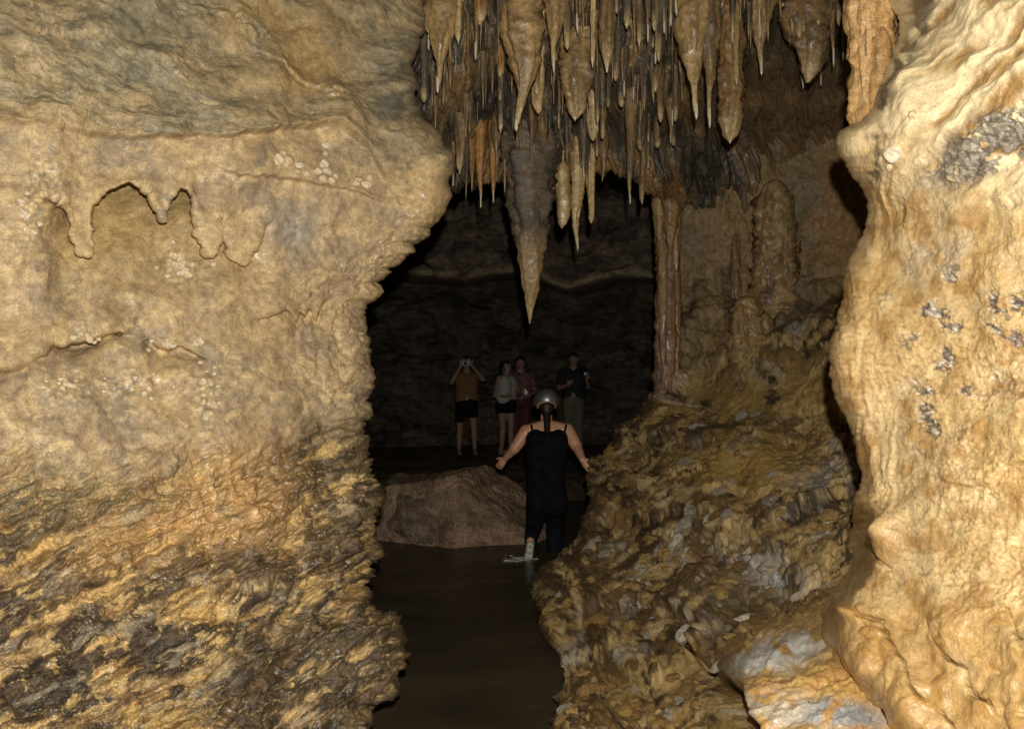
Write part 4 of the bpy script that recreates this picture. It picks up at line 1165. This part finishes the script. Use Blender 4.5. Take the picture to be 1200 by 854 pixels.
for _ in range(14): spots.append((nr.gauss(30, 14), nr.gauss(235, 26), nr.uniform(3, 6)))
for _ in range(14): spots.append((nr.gauss(244, 6), nr.gauss(455, 22), nr.uniform(2.5, 4.5)))
for (x, y, r) in spots:
    p, n = wall_point(LPX, LPY, LP, LN, x, y)
    o = link("calcite_nodule_or_glint", nr.choice(nod_meshes), None, left_wall)
    s_ = r/F*p[1]*0.8
    o.location = tuple(p); o.scale = (s_*nr.uniform(.8, 1.25), s_*0.7, s_*nr.uniform(.7, 1.1))
    o.rotation_euler = (0, 0, 0.7)

for (x, y, r, mi) in ((1054, 180, 11, 3), (1046, 196, 5, 1), (1083, 140, 5, 1)):  # largest ball is added in place of a white flash glint, not calcite
    p, n = wall_point(RPX, RPY, RP, RN, x, y)
    o = link("calcite_nodule_or_glint", nod_meshes[mi], None, right_wall)
    o.location = tuple(p); o.scale = (r/F*p[1],)*3
stone_cols = [(0.50, 0.37, 0.18), (0.40, 0.26, 0.09), (0.42, 0.36, 0.26), (0.22, 0.13, 0.05), (0.62, 0.54, 0.40), (0.30, 0.17, 0.06), (0.10, 0.07, 0.04), (0.42, 0.26, 0.075)]
st_meshes = [blob_mesh("stone", 40+i, stone_cols[i % 8], 0.35, 16, 10, facet=True, rough_wet=0.7) for i in range(16)]
for m_ in st_meshes: m_.materials.append(STONEM)
sr = random.Random(21)
stones = [(757, 563, 13, 0), (775, 580, 9, 0), (735, 590, 11, 3), (720, 643, 10, 0), (733, 665, 9, 1), (700, 640, 8, 2), (688, 628, 10, 2),
          (802, 744, 11, 4), (780, 592, 12, 0), (800, 612, 13, 2), (790, 625, 11, 4), (830, 612, 9, 4), (812, 600, 8, 2), (748, 650, 6, 1), (872, 715, 9, 4),
          (740, 615, 8, 5), (718, 600, 8, 5), (905, 655, 12, 2), (930, 690, 8, 4), (755, 700, 8, 1), (772, 712, 7, 0), (668, 826, 18, 7), (690, 800, 12, 5), (700, 730, 14, 5),
          (725, 545, 9, 1), (740, 530, 10, 3), (765, 500, 10, 1), (785, 520, 12, 0), (800, 498, 10, 1), (950, 620, 13, 1), (935, 640, 10, 1), (970, 605, 12, 1), (900, 620, 12, 7),
          (865, 600, 9, 1)]
for _ in range(190):
    y = sr.uniform(470, 845)
    e = float(np.interp(y, GE_y, GE_x))
    x = e + 8 + (sr.random()**1.3)*(960-e if y < 700 else 850-e if y < 780 else 800-e)
    stones.append((x, y, sr.uniform(3.5, 9), sr.choice([0, 1, 1, 2, 3, 3, 5, 5, 7, 7])))
for (x, y, r, ci) in stones:
    p, n = wall_point(GPX, GPY, GP, GN, x, y)
    o = link("stone", st_meshes[ci + 8*sr.randint(0, 1)], None, ledge)
    s_ = r/F*p[1]
    o.location = tuple(p - n*s_*0.25)
    s_ *= 1.2
    o.scale = (s_*sr.uniform(.9, 1.6), s_*sr.uniform(.7, 1.0), s_*sr.uniform(.5, .9))
    o.rotation_euler = (sr.uniform(-.4, .4), sr.uniform(-.9, .1), sr.uniform(-.6, .6))

# ================================================================== BOULDER
def build_boulder():
    n, m_ = 160, 100
    u = np.linspace(0, 2*np.pi, n, endpoint=False); v = np.linspace(0.001, np.pi-0.001, m_)
    Vv, Uu = np.meshgrid(v, u, indexing='ij')
    D = np.stack([np.sin(Vv)*np.cos(Uu), np.sin(Vv)*np.sin(Uu), np.cos(Vv)], -1)
    def lobe(c, s, seed, planes):
        r = 1 + 0.16*fbm3(D*0.9+seed, 3, seed)
        for p_, lim in planes:
            p_ = np.array(p_, float); p_ /= np.linalg.norm(p_)
            k = (D*p_).sum(-1); r = np.where(k > 0.05, np.minimum(r, lim/np.maximum(k, 0.05)), r)
        r = r + 0.035*fbm3(D*4+seed, 4, seed+2) + 0.012*fbm3(D*14+seed, 3, seed+4)
        return D*r[..., None]*np.array(s)+np.array(c)
    A = lobe((0, 0, 0), (0.94, 0.68, 0.74), 3, [((0.62, -0.35, 0.62), 0.76), ((-0.45, -0.85, 0.35), 0.78), ((-0.25, 0.05, 1), 0.84), ((0.25, -1, 0.25), 0.84)])
    return A, D
A, D = build_boulder()
bl = at(538, 640, 7.35)
t_ = fbm3(D*3, 4, 5)
Cb = mix((0.28, 0.185, 0.11), (0.18, 0.112, 0.066), ss(-.2, .3, t_))
o = empty("boulder", (bl.x, 7.55, 0.0), "brown flat-topped boulder sitting in the stream beside the helmeted person", "boulder")
me = raw_mesh("rock", A.reshape(-1, 3), grid_faces(100, 160, closed=True), Cb.reshape(-1, 3), np.full(D.shape[:2], 0.3)); me.materials.append(DARKR)
r_ = link("rock", me, None, o)
o2 = empty("boulder", (at(478, 640, 7.4).x, 7.75, -0.02), "grey brown low boulder half hidden behind the tan rock wall", "boulder")
me2 = raw_mesh("rock", (A*np.array([0.85, 0.8, 0.86])).reshape(-1, 3), grid_faces(100, 160, closed=True), (Cb*np.array([0.75, 0.8, 0.85])).reshape(-1, 3), np.full(D.shape[:2], 0.3)); me2.materials.append(DARKR)
r2 = link("rock", me2, None, o2); r2.rotation_euler = (0, 0, 2.2)

# ================================================================== PEOPLE
def capsule(p1, r1, p2, r2, n=14, hemi=5):
    p1 = np.array(p1, float); p2 = np.array(p2, float)
    ax = p2-p1; L = np.linalg.norm(ax); ax = ax/L if L > 1e-6 else np.array([0, 0, 1.0])
    h = np.array([1, 0, 0]) if abs(ax[0]) < 0.8 else np.array([0, 1, 0])
    e1 = np.cross(ax, h); e1 /= np.linalg.norm(e1); e2 = np.cross(ax, e1)
    rings = []
    for k in range(hemi):
        a_ = -math.pi/2*(1-k/hemi)
        rings.append((p1+ax*r1*math.sin(a_), max(r1*math.cos(a_), r1*.02)))
    for tt in (0, 0.33, 0.66, 1.0): rings.append((p1+ax*L*tt, r1+(r2-r1)*tt))
    for k in range(1, hemi+1):
        a_ = math.pi/2*k/hemi
        rings.append((p2+ax*r2*math.sin(a_), max(r2*math.cos(a_), r2*.02)))
    th = np.linspace(0, 2*np.pi, n, endpoint=False)
    V = np.concatenate([c+r*(np.cos(th)[:, None]*e1+np.sin(th)[:, None]*e2) for c, r in rings])
    return V, len(rings), n

def ellips(c, s, n=20, m_=14):
    V, r, k = capsule((0, 0, -1e-9), 1, (0, 0, 1e-9), 1, n, m_//2)
    return V*np.array(s)+np.array(c), r, k

DG = None
def union(name, prims, mat, parent, voxel=0.012, smooth=4, **props):
    vs, fs, off = [], [], 0
    for V, r, n in prims:
        f = grid_faces(r, n, closed=True)+off
        vs.append(V); fs += [tuple(int(i) for i in q) for q in f]
        fs.append(tuple(off+k for k in range(n))[::-1]); fs.append(tuple(off+(r-1)*n+k for k in range(n)))
        off += len(V)
    me = bpy.data.meshes.new(name); me.from_pydata(np.concatenate(vs).tolist(), [], fs)
    tmp = bpy.data.objects.new("tmp", me); COL.objects.link(tmp)
    md = tmp.modifiers.new("r", 'REMESH'); md.mode = 'VOXEL'; md.voxel_size = voxel
    sm = tmp.modifiers.new("s", 'SMOOTH'); sm.factor = 0.5; sm.iterations = smooth
    dg = bpy.context.evaluated_depsgraph_get()
    out = bpy.data.meshes.new_from_object(tmp.evaluated_get(dg))
    bpy.data.objects.remove(tmp); bpy.data.meshes.remove(me)
    out.name = name
    out.polygons.foreach_set("use_smooth", np.ones(len(out.polygons), bool))
    out.materials.clear(); out.materials.append(mat)
    return link(name, out, None, parent, **props)

SKIN = simple_mat("skin", (0.58, 0.30, 0.17), 0.42, nscale=25, nvar=0.12, bump=0.05)
SKIN2 = simple_mat("skin_tanned", (0.31, 0.185, 0.125), 0.6, nscale=25, nvar=0.12, bump=0.05)
HAIR = simple_mat("dark_hair", (0.018, 0.012, 0.009), 0.45, nscale=120, nvar=0.4, bump=0.5)
BLACKC = simple_mat("black_cloth", (0.006, 0.0065, 0.010), 0.85, spec=0.15, nscale=35, nvar=0.5, bump=0.5, bdist=0.01)
BLACKT = simple_mat("black_knit", (0.006, 0.006, 0.0065), 0.9, spec=0.12, nscale=16, nvar=0.5, bump=0.7, bdist=0.03)
ORNC = simple_mat("amber_cloth", (0.19, 0.10, 0.033), 0.85, nscale=30, nvar=0.3, bump=0.5, bdist=0.01)
WHTC = simple_mat("white_cloth", (0.40, 0.40, 0.35), 0.8, nscale=30, nvar=0.2, bump=0.5, bdist=0.01)
MARC = simple_mat("maroon_cloth", (0.085, 0.020, 0.022), 0.8, nscale=30, nvar=0.35, bump=0.5, bdist=0.01)
PRNT = simple_mat("printed_pink_cloth", (0.16, 0.085, 0.08), 0.8, nscale=22, nvar=0.8, bump=0.4, bdist=0.01)
KHAC = simple_mat("khaki_cloth", (0.13, 0.12, 0.075), 0.85, nscale=25, nvar=0.25, bump=0.5, bdist=0.01)
NAVY = simple_mat("navy_cloth", (0.010, 0.011, 0.014), 0.8, nscale=25, nvar=0.3, bump=0.5, bdist=0.01)
HELM = simple_mat("grey_helmet_shell", (0.58, 0.58, 0.56), 0.42, metal=0.9, nscale=70, nvar=0.15, bump=0.05)
SHOE = simple_mat("grey_sneaker_fabric", (0.20, 0.19, 0.15), 0.6, nscale=55, nvar=0.8, bump=0.5)
SOLE = simple_mat("white_rubber_sole", (0.42, 0.40, 0.33), 0.35, nscale=38, nvar=0.75, bump=0.2)
DEVC = simple_mat("black_camera_body", (0.015, 0.015, 0.016), 0.35, nscale=60, nvar=0.2, bump=0.1)
PAPER = simple_mat("pale_plastic", (0.62, 0.60, 0.54), 0.4, nscale=60, nvar=0.1, bump=0.1)
FOAM = simple_mat("splash_foam", (0.34, 0.33, 0.28), 0.12, nscale=120, nvar=0.35, bump=0.6)

def hand_prims(w, d, side, curl=0.3, s=1.0, palm_n=(0, -1, 0)):
    """palm + five fingers starting at wrist w, pointing along d"""
    w = np.array(w, float); d = np.array(d, float); d /= np.linalg.norm(d)
    pn = np.array(palm_n, float); pn -= d*pn.dot(d); pn /= np.linalg.norm(pn)
    sd = np.cross(d, pn)*side
    pr = [capsule(w, .024*s, w+d*.075*s, .030*s, 10, 3), capsule(w+d*.03*s+sd*.018*s, .019*s, w+d*.08*s+sd*.022*s, .019*s, 8, 3), capsule(w+d*.03*s-sd*.018*s, .019*s, w+d*.08*s-sd*.024*s, .018*s, 8, 3)]
    for k, (o_, l) in enumerate(((.030, .070), (.010, .080), (-.010, .075), (-.030, .058))):
        b0 = w+d*.085*s+sd*o_*s; d1 = d*math.cos(curl)+pn*math.sin(curl)+sd*(o_*3.0); d1 /= np.linalg.norm(d1)
        m1 = b0+d1*l*.55*s; d2 = d*math.cos(curl*2.2)+pn*math.sin(curl*2.2)+sd*(o_*3.0); d2 /= np.linalg.norm(d2)
        pr += [capsule(b0, .0095*s, m1, .009*s, 8, 3), capsule(m1, .009*s, m1+d2*l*.45*s, .0075*s, 8, 3)]
    t0 = w+d*.02*s+sd*.024*s; t1 = t0+(d*.6+sd*.75+pn*.25)*.045*s; t2 = t1+(d*.9+sd*.3+pn*.3)*.035*s
    pr += [capsule(t0, .014*s, t1, .011*s, 8, 3), capsule(t1, .011*s, t2, .009*s, 8, 3)]
    return pr

def head_prims(c, f=(0, -1, 0), s=1.0):
    """skull, jaw, nose, ears, neck base; f = facing"""
    c = np.array(c, float); f = np.array(f, float); f /= np.linalg.norm(f)
    sd = np.cross(f, (0, 0, 1)); sd /= np.linalg.norm(sd); up = np.array([0, 0, 1.0])
    pr = [capsule(c+f*-.018*s+up*.02*s, .085*s, c+f*.015*s+up*.015*s, .082*s, 16, 6),
          capsule(c+f*.03*s-up*.045*s, .060*s, c+f*.05*s-up*.075*s, .038*s, 12, 5),
          capsule(c+f*.088*s+up*.005*s, .010*s, c+f*.105*s-up*.022*s, .014*s, 8, 3),
          capsule(c+f*.085*s-up*.055*s-sd*.015*s, .010*s, c+f*.085*s-up*.055*s+sd*.015*s, .010*s, 8, 3)]
    for g in (-1, 1):
        pr.append(capsule(c+sd*g*.083*s+up*.015*s, .014*s, c+sd*g*.083*s-up*.022*s, .010*s, 8, 3))
        pr.append(capsule(c+f*.076*s+sd*g*.02*s+up*.028*s, .010*s, c+f*.070*s+sd*g*.045*s+up*.027*s, .009*s, 8, 3))
    return pr
def eyes(c, f, parent, s=1.0):
    c = np.array(c, float); f = np.array(f, float); f /= np.linalg.norm(f); sd = np.cross(f, (0, 0, 1))
    for g in (-1, 1):
        V, r, n = ellips(c+f*.083*s+sd*g*.033*s+np.array([0, 0, .008])*s, (.012*s, .010*s, .007*s), 8, 6)
        link("eye", raw_mesh("eye", V, grid_faces(r, n, closed=True)), HAIR, parent)

def shoe(parent, heel, toe, up_, mat=SHOE, solem=SOLE, s=1.0):
    heel = np.array(heel, float); toe = np.array(toe, float); up_ = np.array(up_, float)
    d = (toe-heel)/np.linalg.norm(toe-heel)
    o = union("shoe", [capsule(heel+up_*.045*s, .040*s, heel+up_*.085*s, .038*s, 12, 4), capsule(heel+up_*.04*s, .040*s, toe-d*.07*s+up_*.035*s, .045*s, 12, 4), capsule(toe-d*.09*s+up_*.035*s, .044*s, toe-d*.02*s+up_*.025*s, .030*s, 12, 4)], mat, parent, 0.010, 2)
    sd = np.cross(d, up_)
    pr = []
    for g in (-1, 1):
        pr.append(capsule(heel+up_*.010*s+sd*g*.014*s, .020*s, toe-d*.04*s+up_*.010*s+sd*g*.022*s, .020*s, 10, 3))
    pr.append(capsule(heel+up_*.010*s, .024*s, toe-d*.03*s+up_*.012*s, .026*s, 10, 3))
    link_o = union("sole", pr, solem, o, 0.009, 1)
    return o

# ---------------------------------------------------------------- helmeted woman, from behind
def woman():
    d0 = 6.7; k = F/d0
    o = empty("person", ((640-600)/F*d0, d0, 0.0), "person in black sleeveless outfit and grey helmet wading away, hand on the rocky ledge", "person")
    X = lambda px: (px-640)/k
    Z = lambda py: CAMZ-(py-427)/k
    hc = np.array([X(642), .26, Z(477)])
    neck0 = np.array([X(641), .17, Z(500)]); chest = np.array([X(641), .10, Z(524)]); waist = np.array([X(640), .02, Z(560)]); hip = np.array([X(641), -.02, Z(588)])
    sl = np.array([X(617), .13, Z(507)]); sr_ = np.array([X(666), .13, Z(506)])
    el = np.array([X(603), .10, Z(527)]); wl = np.array([X(592), .20, Z(540)])
    er = np.array([X(677), .05, Z(525)]); wr = np.array([X(681), -.12, Z(536)])
    kl = np.array([X(627), .10, Z(616)]); al = np.array([X(621), -.16, Z(629)])
    kr = np.array([X(652), .18, Z(618)]); ar = np.array([X(650), .05, -.22])
    body = head_prims(hc, (0.05, 1, -.15), 1.0)
    body += [capsule(hc+np.array([0, -.02, -.06]), .055, neck0, .062), capsule(neck0, .07, chest, .13),
             capsule(sl+np.array([.03, 0, .0]), .062, sr_-np.array([.03, 0, 0]), .062), capsule(neck0+np.array([0, -.01, .0]), .06, sl+np.array([.03, 0, .01]), .062), capsule(neck0+np.array([0, -.01, .0]), .06, sr_-np.array([.03, 0, -.01]), .062),
             capsule(sl, .068, el, .052), capsule(el, .050, wl, .031), capsule(sr_, .070, er, .054), capsule(er, .050, wr, .032),
             capsule(chest-np.array([.06, 0, 0]), .11, waist-np.array([.05, 0, 0]), .105), capsule(chest+np.array([.06, 0, 0]), .11, waist+np.array([.05, 0, 0]), .105),
             capsule(waist, .105, hip, .095), capsule(hip-np.array([.08, 0, 0]), .085, kl, .062), capsule(hip+np.array([.08, 0, 0]), .085, kr, .062),
             capsule(kl, .06, al, .036), capsule(kr, .06, ar, .038)]
    body += hand_prims(wl, (-.55, .25, -.75), -1, 0.35, 0.95, (0.2, 1, 0)) + hand_prims(wr, (.55, -.25, -.75), 1, 0.45, 0.95, (.6, .2, -.6))
    union("body", body, SKIN, o, 0.0085, 3)
    # black top: back panel, below the shoulder blades; loose over the hips
    top = [capsule(np.array([X(628), .085, Z(516)]), .100, waist-np.array([.055, 0, .0]), .118), capsule(np.array([X(655), .085, Z(516)]), .100, waist+np.array([.055, 0, .0]), .118),
           capsule(np.array([X(641), .075, Z(519)]), .112, waist, .125),
           capsule(waist-np.array([.055, 0, 0]), .118, hip-np.array([.075, 0, .02]), .12), capsule(waist+np.array([.055, 0, 0]), .118, hip+np.array([.08, 0, -.02]), .12),
           capsule(waist, .13, hip, .14)]
    tp = union("tank_top", top, BLACKT, o, 0.011, 4)
    for g, (xa, xb) in ((-1, (626, 623)), (1, (660, 664))):
        pa = np.array([X(xa), -.010, Z(514)]); pb = np.array([X(xb), .10, Z(497)]); pc = np.array([X(xb), .19, Z(496)])
        union("strap", [capsule(pa+np.array([0, .02, 0]), .013, pb+np.array([0, -.03, -.02]), .012, 8, 3), capsule(pb+np.array([0, -.03, -.02]), .012, pc+np.array([0, 0, -.02]), .012, 8, 3)], BLACKT, tp, 0.007, 1)
    leg = [capsule(hip-np.array([.085, 0, 0]), .110, kl, .085), capsule(kl, .082, al*0.8+kl*0.2, .062), capsule(hip+np.array([.085, 0, 0]), .110, kr, .09), capsule(kr, .088, ar, .07), capsule(hip-np.array([.06, 0, .0]), .128, hip+np.array([.06, 0, 0]), .128)]
    union("trousers", leg, BLACKC, o, 0.012, 4)
    # ponytail
    union("hair", [capsule(hc+np.array([0, -.05, -.02]), .078, hc+np.array([0, -.065, -.06]), .055), capsule(hc+np.array([.0, -.075, -.05]), .040, neck0+np.array([.005, -.085, -.03]), .034), capsule(neck0+np.array([.005, -.085, -.03]), .034, np.array([X(641), -.035, Z(516)]), .014)], HAIR, o, 0.008, 2)
    # helmet: shell, brim, lamp strap
    n, m_ = 40, 24
    u = np.linspace(0, 2*np.pi, n, endpoint=False); v = np.linspace(0.001, 1.72, m_)
    Vv, Uu = np.meshgrid(v, u, indexing='ij')
    ridge = 1 + 0.018*np.cos(Uu*2)**8*np.sin(Vv)
    S = np.stack([.116*np.sin(Vv)*np.cos(Uu)*ridge, .138*np.sin(Vv)*np.sin(Uu)*ridge, .122*np.cos(Vv)], -1)
    hs = link("helmet", raw_mesh("helmet", S.reshape(-1, 3), grid_faces(m_, n, closed=True)), HELM, o)
    hs.location = tuple(hc+np.array([0, -.012, .035])); hs.rotation_euler = (math.radians(-14), 0, 0)
    md = hs.modifiers.new("t", 'SOLIDIFY'); md.thickness = 0.006
    rp = []; rr_ = []
    th = np.linspace(0, 2*np.pi, 40, endpoint=False)
    for (ra, z_) in ((1.0, .0), (1.07, -.004), (1.075, -.012), (1.0, -.014)):
        rr_.append(np.stack([.116*ra*np.cos(th), .138*ra*np.sin(th), np.full(40, z_-.012)], -1))
    rb = np.concatenate(rr_); f = grid_faces(4, 40, closed=True)
    br = link("brim", raw_mesh("brim", rb, f), HELM, hs)
    # shoes: raised left foot shows its sole, right foot under water
    shoe(o, al+np.array([0, -.045, -.02]), al+np.array([-.03, -.02, -.225]), (0.05, 1, 0.1))
    shoe(o, ar+np.array([0, -.05, -.09]), ar+np.array([0, .2, -.09]), (0, 0, 1))
    return o
wm = woman()
# splash where the foot meets the water
spx = at(608, 652, 6.55)
spl = []
r9 = random.Random(3)
for _ in range(46):
    a_ = r9.uniform(0, 6.28); q_ = abs(r9.gauss(0, .075)); rad = r9.uniform(.006, .020)*(1-min(q_/.25, .7))
    c_ = (spx.x+q_*1.5*math.cos(a_)*1.0-.01, 6.5+q_*math.sin(a_), r9.uniform(-.006, .010))
    spl.append(capsule(c_, rad, (c_[0]+r9.uniform(-.06, .06), c_[1], c_[2]+r9.uniform(0, .006)), rad*.6, 8, 3))
s_o = union("water_splash", spl, FOAM, None, 0.006, 1)
s_o["label"] = "small white splash on the stream at the wading person's raised shoe"; s_o["category"] = "splash"; s_o["kind"] = "stuff"

# ---------------------------------------------------------------- group at the back
def figure(px, d0, label, H, facing, arms, top, bottom, hairlen, skin=SKIN2, seed=0, stance=0.1, top_m=None, bot_m=None, short=True, top_end=0.50, yoff=0):
    """H: stature. arms: two (elbow, wrist, handdir) tuples in units of stature, local frame x right (viewer), y away, z up"""
    x = (px-600)/F*d0
    z0 = floor_z(x, d0)
    o = empty("person", (x, d0, z0), label, "person", "people standing on the far bank")
    s = H
    hc = np.array([0, 0, .925*s]); f = np.array(facing, float)
    fx = f/np.linalg.norm(f); sd = np.array([-fx[1], fx[0], 0])
    if sd[0] < 0: sd = -sd
    neck = np.array([0, 0, .845*s]); shl = -sd*.105*s+np.array([0, 0, .805*s]); shr = sd*.105*s+np.array([0, 0, .805*s])
    hp = np.array([0, 0, .52*s])
    kn = [np.array([g*stance*.55*s, 0, .28*s])+fx*.02 for g in (-1, 1)]
    an = [np.array([g*stance*.62*s, 0, .05*s]) for g in (-1, 1)]
    P = head_prims(hc, f, s/1.7*1.02)
    P += [capsule(hc-np.array([0, 0, .03*s]), .034*s, neck, .036*s), capsule(neck, .045*s, np.array([0, 0, .72*s]), .075*s), capsule(shl, .036*s, shr, .036*s),
          capsule(np.array([0, 0, .74*s])-sd*.04*s, .068*s, np.array([0, 0, .62*s])-sd*.03*s, .062*s), capsule(np.array([0, 0, .74*s])+sd*.04*s, .068*s, np.array([0, 0, .62*s])+sd*.03*s, .062*s),
          capsule(np.array([0, 0, .6*s]), .075*s, hp, .085*s)]
    for g, k_, a_ in ((-1, kn[0], an[0]), (1, kn[1], an[1])):
        P += [capsule(hp+np.array([g*.05*s, 0, 0]), .055*s, k_, .034*s), capsule(k_, .033*s, k_*.55+a_*.45+np.array([0, 0, 0]), .033*s), capsule(k_*.55+a_*.45, .032*s, a_, .020*s)]
    for (e, w, hd), sh, g in zip(arms, (shl, shr), (-1, 1)):
        e = np.array(e)*s; w = np.array(w)*s
        P += [capsule(sh, .036*s, e, .026*s), capsule(e, .026*s, w, .017*s)]
        P += hand_prims(w, hd, g, 0.5, s/1.8, fx)
    union("body", P, skin, o, 0.011, 3)
    eyes(hc, f, o, s/1.7)
    te = (top_end+.075)*s
    T = [capsule(np.array([0, 0, .765*s])+sd*g*.045*s+fx*.012*s, .080*s, np.array([0, 0, .62*s])+sd*g*.034*s+fx*.008*s, .076*s) for g in (-1, 1)]
    T += [capsule(np.array([0, 0, .64*s])+sd*g*.034*s, .078*s, np.array([0, 0, te])+sd*g*.046*s, .080*s) for g in (-1, 1)]
    if top == 'sleeve':
        for (e, w, hd), sh in zip(arms, (shl, shr)):
            e = np.array(e)*s; T.append(capsule(sh, .048*s, sh*.35+e*.65, .042*s))
    union("top", T, top_m, o, 0.012, 3)
    B = [capsule(hp-np.array([.03*s, 0, 0]), .088*s, hp+np.array([.03*s, 0, 0]), .088*s)]
    for g, k_, a_ in ((-1, kn[0], an[0]), (1, kn[1], an[1])):
        st = hp+np.array([g*.05*s, 0, 0])
        if short: B.append(capsule(st, .066*s, st*(1-bottom)+k_*bottom, .058*s))
        else: B += [capsule(st, .068*s, k_, .052*s), capsule(k_, .052*s, a_+np.array([0, 0, .02]), .045*s)]
    union("shorts" if short else "trousers", B, bot_m, o, 0.012, 3)
    Hr = [capsule(hc-fx*.03*s+np.array([0, 0, .025*s]), .052*s, hc-fx*.008*s+np.array([0, 0, .03*s]), .054*s)]
    if hairlen > 0:
        Hr += [capsule(hc-fx*.035*s, .045*s, hc-fx*.05*s-np.array([0, 0, hairlen*s]), .03*s), capsule(hc-sd*.045*s, .018*s, hc-sd*.05*s-np.array([0, 0, hairlen*.8*s]), .016*s), capsule(hc+sd*.045*s, .018*s, hc+sd*.05*s-np.array([0, 0, hairlen*.8*s]), .016*s)]
    union("hair", Hr, HAIR, o, 0.010, 2)
    for a_ in an:
        shoe(o, a_+np.array([0, .03, -.05*s])-fx*.03, a_+fx*.19+np.array([0, 0, -.05*s]), (0, 0, 1))
    return o, s, z0, x

p1, s, z0, x0 = figure(547, 12.5, "person in amber top raising a camera to their face on the far bank", 1.68, (0.15, -1, 0),
    (((-.15, -.06, .735), (-.05, -.135, .905), (.4, .1, .9)), ((.17, -.04, .765), (.055, -.135, .91), (-.5, .1, .9))), 'tank', 0.45, 0.06, top_m=ORNC, bot_m=BLACKC, top_end=.50, stance=.13, seed=1)
p2, *_ = figure(593, 12.4, "person in white tank top and black shorts on the far bank", 1.60, (0.75, -.65, 0),
    (((-.12, -.02, .62), (.0, -.14, .62), (.9, -.2, .3)), ((.15, -.02, .63), (.12, -.16, .66), (.4, -.5, .6))), 'tank', 0.22, 0.16, top_m=WHTC, bot_m=BLACKC, top_end=.53, stance=.08, seed=2)
p3, *_ = figure(610, 12.75, "person in printed top and maroon trousers behind the white tank top", 1.66, (0.1, -1, 0),
    (((-.14, -.02, .64), (-.03, -.15, .63), (.9, -.2, .1)), ((.15, -.02, .63), (.10, -.16, .60), (-.4, -.5, -.1))), 'sleeve', 0.2, 0.12, top_m=PRNT, bot_m=MARC, short=False, top_end=.50, stance=.09, seed=3)
p4, *_ = figure(672, 12.8, "person in dark shirt and khaki trousers behind the helmeted person", 1.74, (-.1, -1, 0),
    (((-.15, -.02, .64), (-.07, -.15, .68), (.6, -.3, .5)), ((.15, -.02, .65), (.12, -.16, .74), (.1, -.5, .8))), 'sleeve', 0.2, 0.0, top_m=NAVY, bot_m=KHAC, short=False, top_end=.49, stance=.09, seed=4)

def box(name, size, mat, parent=None, bev=0.15):
    sx, sy, sz = size; b_ = min(size)*bev
    import bmesh
    bm = bmesh.new(); bmesh.ops.create_cube(bm, size=1.0)
    for v_ in bm.verts: v_.co = (v_.co.x*sx, v_.co.y*sy, v_.co.z*sz)
    bmesh.ops.bevel(bm, geom=bm.edges[:], offset=b_, segments=2, affect='EDGES')
    me = bpy.data.meshes.new(name); bm.to_mesh(me); bm.free()
    return link(name, me, mat, parent)

cam_o = empty("handheld_camera", (x0, 12.5-.27, z0+1.56), "small black camera held up by the person in amber top", "camera")
box("camera_body", (.12, .05, .075), DEVC, cam_o)
V, r, n = capsule((0, -.02, 0), .028, (0, -.06, 0), .026, 16, 3)
link("lens", raw_mesh("lens", V, grid_faces(r, n, closed=True)), DEVC, cam_o)
pch = empty("hip_pouch", (x0-.11, 12.5-.11, z0+.66), "black pouch hanging at the thigh of the person in amber top", "pouch")
box("bag_body", (.17, .09, .22), BLACKC, pch, .3)
box("flap", (.176, .096, .07), BLACKT, pch, .3).location = (0, -.004, .08)
p3x = (617-600)/F*12.5
leaf = empty("paper_sheet", (p3x-.02, 12.55, floor_z(p3x, 12.7)+1.04), "small pale sheet held by the person in printed top", "sheet")
box("sheet_body", (.10, .006, .07), PAPER, leaf).rotation_euler = (0, .8, 0)
box("clip_edge", (.10, .010, .012), PAPER, leaf).location = (0, 0, .0)
p4x = (672-600)/F*12.8
phn = empty("mobile_phone", (p4x+.19, 12.8-.31, floor_z(p4x, 12.8)+1.37), "pale phone in the raised hand of the person in dark shirt", "phone")
box("phone_body", (.075, .010, .05), DEVC, phn)
box("screen", (.068, .003, .042), PAPER, phn).location = (0, -.006, 0)
